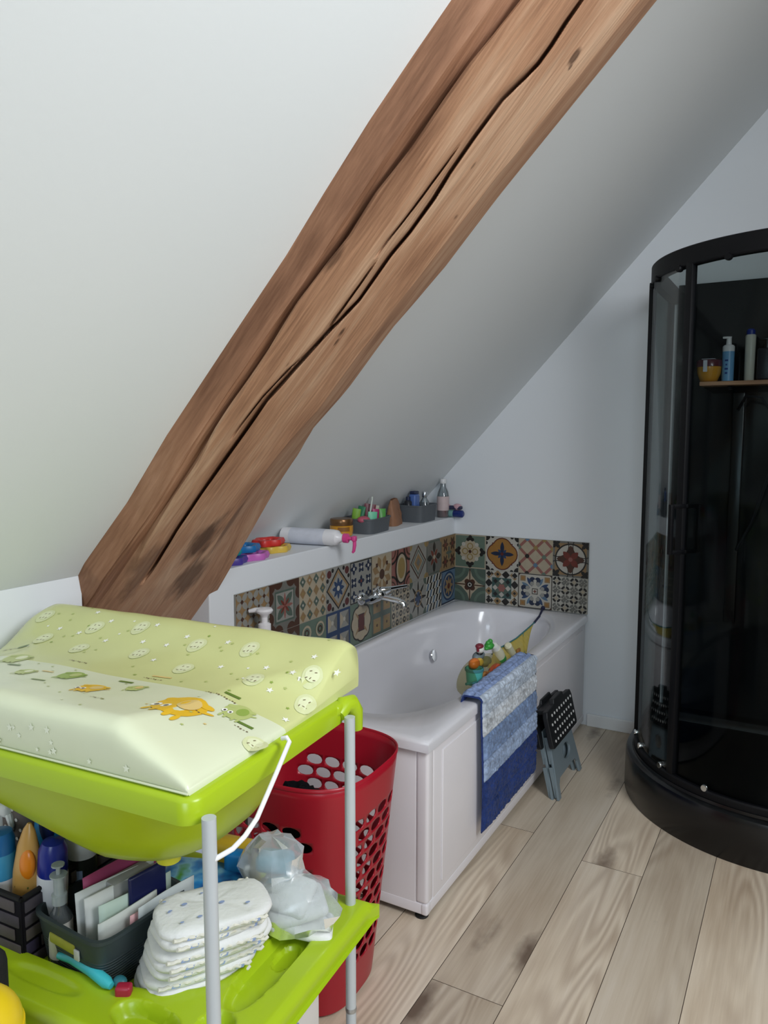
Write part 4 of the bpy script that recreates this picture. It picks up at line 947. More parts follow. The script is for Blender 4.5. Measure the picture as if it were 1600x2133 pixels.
mb = MB(); mb.tube([(-0.265, SY-0.05, 1.74), (-0.23, SY-0.12, 1.80), (-0.16, SY-0.17, 1.79), (-0.10, SY-0.18, 1.70), (-0.11, SY-0.15, 1.45), (-0.18, SY-0.10, 1.2), (-0.245, SY-0.05, 1.05)], 0.007, 8); mb.build('shower_hose', PM('hose_dark', '#3a3c40', 0.3, 0.7), sh)
mb = MB(); mb.lathe([(0.09, 0), (0.1, 0.004), (0.1, 0.012), (0.02, 0.02), (0.012, 0.05)], 28, (0.12, SY-0.3, 2.05)); mb.tube([(0.12, SY-0.3, 2.09), (0.12, SY-0.3, 2.12), (0.12, SY-0.2, 2.13), (0.12, SY-0.03, 2.13)], 0.011, 10); mb.build('shower_head', BLKM, sh)
shelfw = thing('shower_shelf', 'light wooden shelf inside the black shower cabin', 'shelf', (1.70, -0.088, 1.872))
g = G('shelf_wood'); o_ = g.obj(); g.principled(g.ramp(g.noise(g.mapping(o_, (4, 40, 40)), 1.0, 3), [(.35, '#a97a5a'), (.65, '#c89a78')]), 0.5)
mb = MB(); mb.rbox((0, 0, -0.010), (0.70, 0.13, 0.020), 0.003); mb.build('board', g.m, shelfw)
for x in (-0.22, 0.22):
    mb = MB(); mb.rbox((x, 0.03, -0.028), (0.02, 0.06, 0.016), 0.003); mb.build('bracket', BLKF, shelfw)
SZ = 1.8725
j2 = thing('hair_mask_jar', 'amber jar with a maroon lid at the end of the shower shelf', 'jar', (1.385, -0.095, SZ))
mb = MB(); mb.lathe([(0.030, 0), (0.040, 0.006), (0.053, 0.04), (0.055, 0.072), (0.05, 0.076)], 30); mb.build('jar_body', AMB, j2)
mb = MB(); mb.lathe([(0.055, 0.072), (0.058, 0.074), (0.058, 0.098), (0.054, 0.104), (0.0, 0.106)], 30); mb.build('lid', PM('lid_maroon', '#5d2530', 0.3, coat=.3), j2)
mb = MB(); mb.box((0, 0, 0), (0.018, 0.002, 0.055), 0, T(-0.012, -0.0575, 0.074) @ RX(6)); mb.box((0, 0, 0), (0.06, 0.10, 0.002), 0, T(0, 0, 0.1075)); mb.build('paper_label', PM('label_pale', '#cfd2dc', 0.5, var=.15, scale=30), j2)
fb = thing('foam_bottle', 'light blue bottle with a white pump on the shower shelf', 'bottle', (1.468, -0.095, SZ))
mb = MB(); mb.lathe([(0.024, 0), (0.027, 0.003), (0.027, 0.145)], 24); mb.build('bottle_body', PM('foam_blue', '#6fa6d2', 0.35, var=.08), fb)
mb = MB(); mb.lathe([(0.0272, 0.142), (0.0272, 0.165), (0.022, 0.172), (0.013, 0.175), (0.011, 0.205), (0.013, 0.212), (0.0, 0.214)], 24); mb.rbox((-0.012, -.004, 0.208), (0.03, 0.016, 0.010), 0.003); mb.build('pump_head', WP, fb)
mb = MB(); 
for z, w in ((0.035, .6), (0.055, .8), (0.075, .4), (0.095, .8)): mb.grid(lambda u, v: (0.0274*math.cos(R(-100+40*w*(u-.5))), 0.0274*math.sin(R(-100+40*w*(u-.5))), z+0.008*v), 6, 2)
mb.build('label_print', PM('print_navy', '#27408a', 0.4), fb, recalc=False)
wb = thing('shampoo_bottle', 'tall white bottle with a navy cap on the shower shelf', 'bottle', (1.562, -0.095, SZ))
mb = MB(); mb.lathe([(0.019, 0), (0.022, 0.004), (0.0235, 0.21), (0.02, 0.216)], 22); mb.build('bottle_body', PM('shampoo_white', '#cfcdc2', 0.35), wb)
mb = MB(); mb.lathe([(0.019, 0.215), (0.019, 0.235), (0.012, 0.243), (0.0, 0.244)], 22); mb.build('cap', PM('cap_navy2', '#22358a', 0.35), wb)
db = thing('pump_bottle', 'dark pump bottle beside the white bottle on the shower shelf', 'bottle', (1.632, -0.095, SZ))
mb = MB(); mb.rbox((0, 0, 0.075), (0.075, 0.06, 0.15), 0.01); mb.build('bottle_body', PM('bottle_ink', '#171a26', 0.3), db)
mb = MB(); mb.lathe([(0.014, 0.148), (0.014, 0.168), (0.006, 0.17), (0.006, 0.19)], 14); mb.rbox((-0.01, 0, 0.193), (0.045, 0.02, 0.012), 0.004); mb.build('pump_head', BLKM, db)

# ------------------------------------------------------------------ red laundry basket with punched holes
LR = PM('laundry_red', '#a81529', 0.32, var=.04)
lbk = thing('laundry_basket', 'tall red laundry basket with oval holes between table and tub', 'laundry basket', (0.585, -2.385, 0), rz=2)
BH = 0.70
_sp = [sell(3.2, 720, k) for k in range(721)]; _sl = [0.0]
for a, b in zip(_sp[:-1], _sp[1:]): _sl.append(_sl[-1]+math.hypot(.255*(b[0]-a[0]), .226*(b[1]-a[1])))
_sl = [v/_sl[-1] for v in _sl]
def se_arc(u):
    u = u % 1.0; i = min(range(0, 720, 20), key=lambda k: abs(_sl[k]+.5*(_sl[min(k+20, 720)]-_sl[k])-u))
    i = max(0, i-20)
    while i < 719 and _sl[i+1] < u: i += 1
    t = (u-_sl[i])/max(1e-9, _sl[i+1]-_sl[i]); return (lerp(_sp[i][0], _sp[i+1][0], t), lerp(_sp[i][1], _sp[i+1][1], t))
COR = [_sl[k] for k in (90, 270, 450, 630)]
def bask(u, v):
    """u around, v height 0..1"""
    px, py = se_arc(u); k = 0.72+0.28*v
    z = 0.012+v*(BH-0.012)
    return Vector((0.255*k*px, 0.226*k*py, z))
mb = MB(); NU, v0, v1, NV_ = 24, 0.10, 0.84, 13
def cell(u0, u1, va, vb, hole):
    n = 16; out, inn = [], []
    per = [(-1, -1), (-.5, -1), (0, -1), (.5, -1), (1, -1), (1, -.5), (1, 0), (1, .5), (1, 1), (.5, 1), (0, 1), (-.5, 1), (-1, 1), (-1, .5), (-1, 0), (-1, -.5)]
    uc, vc, hu, hv = (u0+u1)/2, (va+vb)/2, (u1-u0)/2, (vb-va)/2
    out = [bask(uc+hu*a, vc+hv*b) for a, b in per]
    if hole:
        for a, b in per:
            l = math.hypot(a, b); inn.append(bask(uc+hu*0.86*a/l, vc+hv*0.84*b/l))
        mb.add(out+inn, [(i, (i+1) % n, n+(i+1) % n, n+i) for i in range(n)])
    else: mb.add(out+[bask(uc, vc)], [(i, (i+1) % n, n) for i in range(n)])
for j in range(NV_):
    va, vb = lerp(v0, v1, j/NV_), lerp(v0, v1, (j+1)/NV_); of = 0.5 if j % 2 else 0
    for i in range(NU):
        u0, u1 = (i+of)/NU, (i+1+of)/NU; um = ((u0+u1)/2) % 1.0
        cor = min(abs(um-c) for c in COR); hole = cor > 0.036 and not (j < 1)
        cell(u0, u1, va, vb, hole)
def band(va, vb, nv):
    n = NU*4; mb.rings([[bask(k/n, lerp(va, vb, j/nv)) for k in range(n)] for j in range(nv+1)], 0, cap0=False, cap1=False)
band(0, v0, 2); band(v1, 1.0, 4)
n = NU*4; mb.add([bask(k/n, 0) for k in range(n)], [tuple(range(n))])
mb.build('basket_shell', LR, lbk, smooth=50, weld=0.0004, solid=0.004)
mb = MB(); mb.rings([[Vector((p.x*(1+dx), p.y*(1+dx), p.z+dz)) for p in (bask(k/120, 1.0) for k in range(120))] for dx, dz in ((-.010, -.004), (-.010, .002), (.0, .004), (.012, .002), (.012, -.006), (-.010, -.004))], 0, cap0=False, cap1=False)
mb.build('rim', LR, lbk, smooth=60)
def cloth_blob(name, label, loc, r, hexc, seed, cat='clothing'):
    mb = MB()
    def f(u, v):
        a, p = 2*math.pi*u, math.pi*v; d = 1+0.30*nz(math.cos(a)*math.sin(p)*2.2+seed, math.sin(a)*math.sin(p)*2.2, math.cos(p)*2.2)+0.12*nz(math.cos(a)*math.sin(p)*6, math.sin(a)*math.sin(p)*6+seed, math.cos(p)*6)
        return (r[0]*d*math.sin(p)*math.cos(a), r[1]*d*math.sin(p)*math.sin(a), r[2]*d*math.cos(p))
    mb.grid(f, 49, 25); o = mb.build(name, PM('cloth_'+hexc.strip('#'), hexc, 0.9, var=.2, bump=.3, bscale=80, spec=.1), None, weld=True); o.location = loc; tag(o, label, cat); return o
cloth_blob('dark_clothes', 'black clothes showing at the top of the red laundry basket', (0.635, -2.475, 0.545), (0.11, 0.085, 0.09), '#0f1014', 3)
cloth_blob('dark_clothes', 'dark laundry lying deep behind the holes of the red basket', (0.585, -2.39, 0.24), (0.13, 0.12, 0.19), '#14151b', 9)
# ------------------------------------------------------------------ baby changing table with a bath
TM = T(1.075, -3.335, 0) @ RZ(4)
GRN = PM('lime_plastic', '#a3bd1c', 0.3, var=.03); GRT = PM('lime_tub', '#a3b410', 0.36, var=.03); LEG = PM('leg_paint', '#bdc2c5', 0.32, 0.1, var=.02)
tab = thing('changing_table', 'lime green changing table with a bath, shelf and pale grey tube legs', 'changing table', (1.075, -3.335, 0), 4)
# rim: a rounded frame with a turned-down skirt
def rrect(hx, hy, r, cx=0, cy=0, n=10):
    pts = []
    for sx, sy, a0 in ((1, 1, 0), (-1, 1, 90), (-1, -1, 180), (1, -1, 270)):
        for k in range(n+1):
            a = R(a0+90*k/n); pts.append((cx+sx*(hx-r)+r*math.cos(a), cy+sy*(hy-r)+r*math.sin(a)))
    return pts
RC = (-0.502, 0.252); RH = (0.482, 0.2475)
mb = MB(); rs = []
for d, z in ((0.004, 1.030), (0.0, 1.030), (0.0, 1.034), (0.0, 1.064), (0.003, 1.0685), (0.012, 1.070), (0.04, 1.070), (0.043, 1.06)):
    rs.append([(x, y, z) for x, y in rrect(RH[0]-d, RH[1]-d, max(0.03-d*.3, .018), *RC)])
mb.rings(rs, 0, cap0=False, cap1=False); mb.build('top_rim', GRN, tab, smooth=50, solid=0.003)
mb = MB(); mb.tube([(-.024, .47, 1.045), (-.024, .495, 1.060), (-.018, .512, 1.058), (-.014, .522, 1.04), (-.012, .525, 1.0)], [.015, .019, .020, .019, .015], 14); mb.rbox((-0.03, 0.485, 1.058), (0.03, 0.06, 0.024), 0.008, 3); mb.build('rim_hook', GRN, tab)
# the bath hanging in the frame
mb = MB(); n = 72; rs = []
for hx, hy, z, cx in ((0.440, 0.212, 1.064, -.502), (0.437, 0.210, 1.03, -.502), (0.430, 0.204, 0.985, -.502), (0.412, 0.193, 0.93, -.505), (0.385, 0.178, 0.893, -.505), (0.345, 0.155, 0.868, -.505), (0.29, 0.120, 0.855, -.505), (0.15, 0.06, 0.850, -.505), (0.03, 0.015, 0.849, -.505)):
    rs.append([(cx+hx*p[0], 0.245+hy*p[1], z+.20*max(0, -.30-(cx+hx*p[0]))*min(1, max(0, (1.03-z)/.15))) for p in (sell(3.4, n, k) for k in range(n))])
mb.rings(rs, 0, cap0=False, cap1=True); mb.build('bath', GRT, tab, smooth=60, solid=0.003)
mb = MB(); mb.lathe([(0.018, 0), (0.022, 0.003), (0.022, 0.016), (0.012, 0.02)], 20, (-.215, .17, .842)); mb.build('drain_plug', PM('plug_yellow', '#c6c22a', 0.4), tab)
for x, y in ((0.0, 0.02), (0.0, 0.475), (-0.955, 0.02), (-0.955, 0.475)):
    mb = MB(); mb.tube([(x, y, 0.03), (x, y, 0.6), (x, y, 1.045)], 0.0112, 20); lg = mb.build('leg', LEG, tab)
    mb = MB(); mb.lathe([(0.014, 0.0), (0.016, 0.003), (0.0145, 0.05), (0.0125, 0.052)], 18, (x, y, 0)); mb.build('end_cap', PM('cap_grey', '#9a9da0', 0.5), lg)
    mb = MB(); mb.lathe([(0.0114, 0.395), (0.0122, 0.398), (0.0122, 0.402), (0.0114, 0.405)], 18, (x, y, 0), cap0=False, cap1=False); mb.build('screw_joint', PM('steel', '#b8bcc0', 0.3, 0.9), lg)
# the wire stay
TMI = TM.inverted()
wp = [at(588, 1538, x=1.045), at(597, 1536, x=1.056), at(603, 1545, x=1.062)]
pe = TM @ Vector((0.0, 0.012, 0.975))
def dep(p): return (p-CAMP).dot(C_F)
d0, d1 = dep(wp[-1]), dep(pe)
for (px, py, t) in ((575, 1612, .3), (535, 1705, .68), (510, 1742, .82), (485, 1768, .92)): wp.append(at(px, py, depth=lerp(d0, d1, t)))
wp.append(pe)
mb = MB(); mb.tube([TMI @ p for p in wp], 0.0042, 10); mb.build('wire_stay', PM('wire_white', '#e8e8e8', 0.35), tab)
# shelf tray
def tray_z(x, y):
    z = 0.64
    def dep_(cx, cy, hx, hy, n, d, e):
        q = (abs((x-cx)/hx)**n+abs((y-cy)/hy)**n)**(1/n); t = min(1, max(0, (1-q)/e)); return -d*t*t*(3-2*t)

    z += min(dep_(-.515, .250, .425, .175, 3.0, .046, .10), dep_(-.050, .265, .038, .150, 2.6, .022, .22), dep_(-.165, .045, .070, .034, 2.4, .026, .30), dep_(-.048, .075, .034, .045, 2.2, .026, .3), dep_(-.048, .30, .024, .05, 2, .032, .3), dep_(-.40, .040, .10, .020, 2.4, .007, .4))
    q = max(abs((x+.4725)/.5125), abs((y-.243)/.262)); e = max(0, (abs(x+.4725)-.495)/.0175, (abs(y-.243)-.246)/.016); z -= .012*min(1, e)**2
    return z
X0, X1, Y0, Y1 = -.985, .04, -.019, .505
def tray_xy(u, v):
    x, y = lerp(X0, X1, u), lerp(Y0, Y1, v); c = .03
    dx, dy = max(0, abs(x+.4725)-(.5125-c)), max(0, abs(y-.243)-(.262-c)); l = math.hypot(dx, dy)
    if dx > 0 and dy > 0:
        m = max(dx, dy); k = m/l; x += math.copysign(dx*k-dx, x+.4725); y += math.copysign(dy*k-dy, y-.243)
    return x, y
mb = MB(); nu, nv = 260, 150
mb.grid(lambda u, v: (*tray_xy(u, v), tray_z(*tray_xy(u, v))), nu, nv)
per = [(i/(nu-1), 0) for i in range(nu)]+[(1, j/(nv-1)) for j in range(1, nv)]+[(i/(nu-1), 1) for i in range(nu-2, -1, -1)]+[(0, j/(nv-1)) for j in range(nv-2, 0, -1)]
mb.rings([[(*tray_xy(u, v), tray_z(*tray_xy(u, v))+dz) for u, v in per] for dz in (0, -.008, -.030)], 0, cap0=False, cap1=False)
mb.add([(*tray_xy(u, v), .604) for u, v in ((0, 0), (1, 0), (1, 1), (0, 1))], [(0, 1, 2, 3)])
mb.build('shelf_tray', GRN, tab, smooth=50, weld=True)

# ------------------------------------------------------------------ padded changing mat
mat_o = thing('changing_mat', 'padded cream and green changing mat printed with little animals, on the changing table', 'changing mat', (1.075, -3.335, 1.0715), 4)
prof = [(0.0, 0.0), (-.004, .030), (-.003, .066), (.005, .082), (.026, .089), (.055, .085), (.12, .073), (.19, .060), (.26, .052), (.33, .051), (.40, .060), (.46, .083), (.51, .103), (.535, .108), (.553, .100), (.563, .075), (.566, .03), (.563, 0.0)]
def chaikin(p, n=2):
    for _ in range(n):
        q = [p[0]]
        for a, b in zip(p[:-1], p[1:]): q += [(a[0]*.75+b[0]*.25, a[1]*.75+b[1]*.25), (a[0]*.25+b[0]*.75, a[1]*.25+b[1]*.75)]
        p = q+[p[-1]]
    return p
pf = chaikin(prof, 2); MY = 0.02; MX0, MX1 = -.935, -.036
tops = [(y, z) for y, z in pf if z > 0.03]
def ztop(y):
    y -= MY; return interp([a for a, b in tops[2:-2]], [b for a, b in tops[2:-2]], min(max(y, .004), .555))
def mat_pt(x, y, z):
    e = min(x-MX0, MX1-x); k = 1.0
    puff = 0.0035*nz(x*9, y*9, 2)*min(1, z/.03)
    vy = (y-.28)/.28; flare = 0.03*(1-min(1, abs(vy)**2))*(1-min(1, z/.12))      # lower edge bulges out along the valley
    return x, y, z+puff
def kend(x, y):
    e = min(x-MX0, MX1-x); w = min(1, max(0, (y-.32)/.16)); w = w*w*(3-2*w)
    ln, hh = lerp(.15, .030, w), lerp(.16, .90, w)
    t = min(1, max(0, e/ln)); t = t**.8*(1-.25*(1-t)*t) if w < .5 else 1-(1-t)**2
    return lerp(hh, 1, t)
mb = MB(); rs = []; xs_ = [MX0]+[MX0+.006, MX0+.02]+[lerp(MX0+.04, MX1-.15, i/40) for i in range(41)]+[MX1-k_ for k_ in (.14, .13, .12, .11, .10, .085, .07, .055, .04, .03, .02, .012, .006)]+[MX1]
for x in xs_:
    rs.append([mat_pt(x, MY+y, z*kend(x, y)) for y, z in pf])
nP = len(pf)
g = G('mat_vinyl_cream'); o_ = g.obj(); g.principled(g.mix(g.noise(o_, 6, 2), '#d5dab9', '#dbe0c2'), 0.25, spec=.5, normal=g.bump(g.noise(o_, 7, 2), 0.10, 0.02)); VC = g.m
g = G('mat_vinyl_green'); o_ = g.obj(); g.principled(g.mix(g.noise(o_, 6, 2), '#c9cd8c', '#cfd394'), 0.22, spec=.5, normal=g.bump(g.noise(o_, 7, 2), 0.10, 0.02)); VG = g.m
fs, ms, vs = [], [], [p for r in rs for p in r]
for i in range(len(rs)-1):
    for k in range(nP-1):
        fs.append((i*nP+k, i*nP+k+1, (i+1)*nP+k+1, (i+1)*nP+k)); ym = (pf[k][0]+pf[k+1][0])/2; ms.append(1 if ym > .272 else 0)
    fs.append((i*nP+nP-1, i*nP, (i+1)*nP, (i+1)*nP+nP-1)); ms.append(0)
mb.add(vs, fs, ms)
kb = min(range(nP), key=lambda k: abs(pf[k][0]-.272)+(0 if pf[k][1] > .02 else 9))
for b in (0, (len(rs)-1)*nP):
    mb.add([vs[b+k] for k in range(kb+1)]+[vs[b]*1 if False else (vs[b][0], MY+.272, 0)], [tuple(range(kb+2))], 0)
    mb.add([vs[b+k] for k in range(kb, nP)]+[(vs[b][0], MY+.272, 0)], [tuple(range(nP-kb+1))], 1)
mb.build('padding', [VC, VG], mat_o, smooth=80, weld=True)
# welded seams along the ends and the front edge
mb = MB(); mb.tube([mat_pt(x, MY-.004, .004) for x in (MX0, -.6, -.3, MX1)], 0.002, 6); mb.build('seam', VC, mat_o)
# the print
PRC = dict(cream='#dde1b8', white='#f2f2e6', yellow='#e3b62a', orange='#d99a2e', green='#8fa84a', dgreen='#5f7a2c', brown='#6d5a3e', black='#2d2a26', pgreen='#b4bf74', peach='#dcc07a', fline='#d3d8a6')
PK = list(PRC); pm = MB()
def mp(px, py):
    z = 1.13
    for _ in range(12):
        l = TMI @ at(px, py, z=z); z = .5*z+.5*(1.0715+ztop(l.y)*kend(l.x, l.y-MY))
    return l.x, l.y
def put_poly(pts, col, lay=1):
    vs = [mat_pt(x, y, ztop(y)*kend(x, y-MY)) for x, y in pts]; vs = [(a, b, c+.0009+.0004*lay) for a, b, c in vs]
    cx_, cy_ = sum(p[0] for p in pts)/len(pts), sum(p[1] for p in pts)/len(pts); c = mat_pt(cx_, cy_, ztop(cy_)*kend(cx_, cy_-MY))
    n_ = len(vs); pm.add(vs+[(c[0], c[1], c[2]+.0009+.0004*lay)], [(i, (i+1) % n_, n_) for i in range(n_)], PK.index(col))
def ell(cx, cy, rx, ry, col, lay=1, rot=0, n=16, wob=0):
    c_, s_ = math.cos(R(rot)), math.sin(R(rot))
    put_poly([(cx+rx*(1+wob*math.sin(5*a))*math.cos(a)*c_-ry*math.sin(a)*s_, cy+rx*math.cos(a)*s_+ry*(1+wob*math.sin(3*a))*math.sin(a)*c_) for a in (2*math.pi*k/n for k in range(n))], col, lay)
def star(cx, cy, r, col, lay=1):
    put_poly([(cx+(r if k % 2 == 0 else r*.45)*math.cos(R(36*k+18)), cy+(r if k % 2 == 0 else r*.45)*math.sin(R(36*k+18))) for k in range(10)], col, lay)
rp = random.Random(5)
for q in [(95, 1285), (198, 1308), (293, 1308), (410, 1345), (520, 1354), (90, 1330), (165, 1352), (290, 1362), (382, 1394), (528, 1414), (650, 1410), (636, 1470), (532, 1553)]:
    x, y = mp(*q)
    if y > .57: continue
    ell(x, y, .021, .025, 'fline', 1, 0, 18, .05); ell(x, y+.002, .015, .016, 'cream', 2)
    for dx, dy in ((-.008, .006), (.006, .007), (0, -.006), (-.01, -.008), (.011, -.006)): ell(x+dx*.8, y+dy*1.2, .0032, .0010, 'brown', 3, rp.uniform(0, 90), 8)
for q in [(125, 1310), (165, 1320), (232, 1294), (204, 1277), (298, 1337), (347, 1344), (328, 1303), (390, 1327), (475, 1338), (548, 1310), (655, 1370), (555, 1390), (610, 1402), (702, 1402), (460, 1390), (562, 1440), (220, 1335), (320, 1377), (480, 1295), (286, 1267), (595, 1500)]:
    x, y = mp(*q)
    if .3 < y < .57: star(x, y, .0085, 'white', 1)
for i in range(46):
    x, y = rp.uniform(MX0+.03, MX1-.03), rp.uniform(.31, .555); star(x, y, .0045, rp.choice(['green', 'pgreen', 'pgreen', 'white']), 1)
def critter(px, py, s, body, belly, eyes=True, rot=0):
    x, y = mp(px, py); c_, s_ = math.cos(R(rot)), math.sin(R(rot))
    AS = 1.75
    def L(a, b): return x+(a*c_-b*s_)*s, y+(a*s_+b*c_)*s*AS
    ell(*L(0, 0), 1.0*s, .72*s*AS, body, 1, rot, 22, .03)
    ell(*L(-.75, .35), .3*s, .25*s, body, 2, rot); ell(*L(.75, .38), .32*s, .22*s, body, 2, rot); ell(*L(1.05, .1), .3*s, .10*s, body, 1, rot+25)
    ell(*L(.25, .15), .42*s, .36*s*AS, belly, 2, rot)
    for dx in (-.55, -.2, .35, .7): ell(*L(dx, -.72), .10*s, .18*s*AS, body, 2, rot)
    if eyes:
        for dx in (-.72, -.30): ell(*L(dx, -.25), .17*s, .17*s*AS, 'white', 3, rot); ell(*L(dx+.03, -.27), .08*s, .08*s*AS, 'black', 4, rot)
critter(375, 1468, .046, 'yellow', 'peach', rot=4); critter(190, 1434, .026, 'yellow', 'peach', rot=8); critter(495, 1484, .026, 'pgreen', 'green', rot=6)
critter(282, 1434, .018, 'pgreen', 'peach', False, 20); critter(148, 1408, .024, 'green', 'pgreen', False, 5); critter(52, 1400, .018, 'pgreen', 'cream', False, 15); critter(35, 1372, .026, 'pgreen', 'cream', False, 10)
def bar(px, py, w, h, rot, col):
    x, y = mp(px, py); c_, s_ = math.cos(R(rot)), math.sin(R(rot)); put_poly([(x+a*c_-b*s_, y+a*s_+b*c_) for a, b in ((-w, -h), (w, -h), (w, h), (-w, h))], col, 1)
for q in [(485, 1449), (510, 1510), (263, 1420), (80, 1417), (30, 1385), (48, 1346)]: bar(*q, .017, .004, 5, 'dgreen')
for q in [(100, 1400), (330, 1410), (345, 1412)]: bar(*q, .014, .003, 8, 'peach')
for q, n_ in (((165, 1380), 9), ((320, 1415), 8), ((462, 1450), 12), ((20, 1352), 8), ((205, 1455), 6), ((415, 1486), 4), ((505, 1520), 5)):
    x, y = mp(*q)
    for k in range(n_):
        ell(x+(k-n_/2)*.0062, y+.001*math.sin(k*2.1), .0022, .0009+.0008*(k % 3), 'brown', 1, 10*(k % 4), 7)
for i in range(40):
    x, y = rp.uniform(MX0+.05, MX1-.06), rp.uniform(.06, .28); star(x, y, .004, rp.choice(['cream', 'pgreen', 'peach']), 1)
mat_prints = pm.build('print', [PM('print_'+k, v, 0.3, var=.05) for k, v in PRC.items()], mat_o, smooth=0, recalc=False)
# pale stars on the front face
pm = MB()
for i in range(22):
    x, z = rp.uniform(MX0+.04, MX1-.05), rp.uniform(.015, .06); r = rp.choice([.006, .008, .005])
    pm.add([(x+(r if k % 2 == 0 else r*.45)*math.cos(R(36*k+18)), MY-.0044, z+(r if k % 2 == 0 else r*.45)*math.sin(R(36*k+18))) for k in range(10)], [tuple(range(10))], 0)
pm.build('print', PM('print_star', '#e8ecd4', 0.3), mat_o, smooth=0)
# ------------------------------------------------------------------ things on the shelf of the changing table
BZ = 0.5975
# fabric organiser with a stone brick print
og = thing('storage_box', 'dark fabric storage box with a grey stone brick print, at the left of the shelf', 'box', (0.435, -3.175, BZ), 3)
OW, OD, OH = 0.28, 0.26, 0.15
mb = MB()
for c, d in (((0, -OD/2, OH/2), (OW, .005, OH)), ((0, OD/2, OH/2), (OW, .005, OH)), ((OW/2, 0, OH/2), (.005, OD, OH)), ((-OW/2, 0, OH/2), (.005, OD, OH)), ((0, 0, .003), (OW, OD, .006))): mb.box(c, d)
mb.build('box_shell', PM('fabric_dark', '#1c1a20', 0.9, spec=.1), og, smooth=0)
mb = MB()
for c, d in (((0, -OD/2, OH), (OW+.01, .010, .008)), ((0, OD/2, OH), (OW+.01, .010, .008)), ((OW/2, 0, OH), (.010, OD+.01, .008)), ((-OW/2, 0, OH), (.010, OD+.01, .008)), ((0, .0, OH), (.008, OD, .007))): mb.rbox(c, d, .003, 2)
mb.build('piping', PM('piping_black', '#0f0e11', 0.8), og)
BRM = [PM('brick_a', '#4a444d', 0.9, var=.25, scale=40), PM('brick_b', '#5a5254', 0.9, var=.25, scale=40), PM('brick_c', '#3c3550', 0.9, var=.25, scale=40)]
mb = MB(); rb = random.Random(4)
def bricks(Mx, W):
    for j in range(5):
        x = -W/2+.004-(0.03 if j % 2 else 0)
        while x < W/2-.01:
            w = rb.uniform(.05, .075); a, b = max(x, -W/2+.003), min(x+w-.006, W/2-.003)
            if b-a > .012: mb.rbox(((a+b)/2, (j+.5)*OH/5.3+.004, 0.0028), (b-a, OH/5.3-.006, .003), .0014, 2, rb.randrange(3), Mx)
            x += w
bricks(Matrix(((1, 0, 0, 0), (0, 0, -1, -OD/2-.001), (0, 1, 0, 0), (0, 0, 0, 1))), OW)
bricks(Matrix(((0, 0, 1, OW/2+.001), (1, 0, 0, 0), (0, 1, 0, 0), (0, 0, 0, 1))), OD)
bricks(Matrix(((0, 0, -1, OW/2-.003), (-1, 0, 0, 0), (0, 1, 0, 0), (0, 0, 0, 1))), OD)
bricks(Matrix(((-1, 0, 0, 0), (0, 0, -1, OD/2-.003), (0, 1, 0, 0), (0, 0, 0, 1))), OW)
mb.build('brick_print', BRM, og)

def base_at(px, py, z, r): p = at(px, py, z=z); return (p.x, p.y, BZ+.007)
def bottle(name, label, px, py, zt, rad, parts, rot=None, cat='bottle', zb=None, z=.765):
    p = at(px, py, z=z); t = thing(name, label, cat, (p.x, p.y, zb or BZ+.007), 0, None, rot); H = zt-(zb or BZ+.007)
    for nm, m, fn in parts:
        q = MB(); fn(q, H); q.build(nm, m, t)
    return t
BL1 = PM('baby_blue', '#4aa3d0', 0.3); BL2 = PM('mid_blue', '#1f6fb0', 0.3); NAV = PM('navy_cap', '#1b2a86', 0.3); BODYW = PM('bottle_white', '#d9dadd', 0.35, var=.05)
bottle('lotion_bottle', 'white bottle with a two tone blue cap in the brick print box', 4, 1806, .842, .028, [
    ('bottle_body', BODYW, lambda q, H: q.lathe([(.022, 0), (.026, .004), (.026, H*.60), (.024, H*.62)], 20)),
    ('cap', BL1, lambda q, H: q.lathe([(.0255, H*.60), (.0268, H*.62), (.0268, H*.82)], 20)), ('cap_top', BL2, lambda q, H: q.lathe([(.0265, H*.82), (.0265, H*.93), (.022, H*.99), (0, H)], 20))])
TAN = PM('oil_tan', '#c99a52', 0.3, var=.12, scale=25); 
bottle('oil_bottle', 'tan pointed bottle with an orange front and green spots in the brick print box', 40, 1814, .868, .028, [
    ('bottle_body', TAN, lambda q, H: q.lathe([(.020, 0), (.027, .006), (.028, H*.62), (.022, H*.82), (.012, H*.95), (.004, H)], 22, (0, 0, 0), 0, None, 1, .7)),
    ('cap_front', PM('cap_orange', '#e8861c', 0.3), lambda q, H: q.sphere((.008, -.012, H*.70), (.017, .010, .033))),
    ('leaf_spots', PM('leaf_print', '#66692a', 0.5), lambda q, H: [q.sphere((dx, -.0185+abs(dx)*.22, z*H), (.003, .0016, .004), 0, None, 8, 6) for dx, z in ((-.012, .52), (.013, .53), (.009, .46), (-.014, .40), (.011, .38), (.016, .43))])], rot=(R(0), R(6), R(20)))
bottle('lotion_bottle', 'white bottle with a dark blue cap beside the tan bottle', 100, 1812, .838, .028, [
    ('bottle_body', BODYW, lambda q, H: q.lathe([(.024, 0), (.028, .004), (.029, H*.68), (.027, H*.70)], 22)), ('cap', NAV, lambda q, H: q.lathe([(.0275, H*.69), (.0285, H*.71), (.027, H*.90), (.020, H*.97), (0, H)], 22))], rot=(0, R(5), 0))
bottle('shampoo_bottle', 'large sky blue bottle with a navy round print, tallest in the brick print box', 106, 1772, .868, .036, [
    ('bottle_body', PM('sky_blue', '#2f8fc7', 0.3), lambda q, H: q.lathe([(.033, 0), (.038, .005), (.038, H*.80), (.034, H*.94), (.024, H)], 24, (0, 0, 0), 0, None, 1, .62)),
    ('round_print', PM('print_ink', '#14204d', 0.35), lambda q, H: q.sphere((.014, -.017, H*.86), (.021, .010, .040)))])
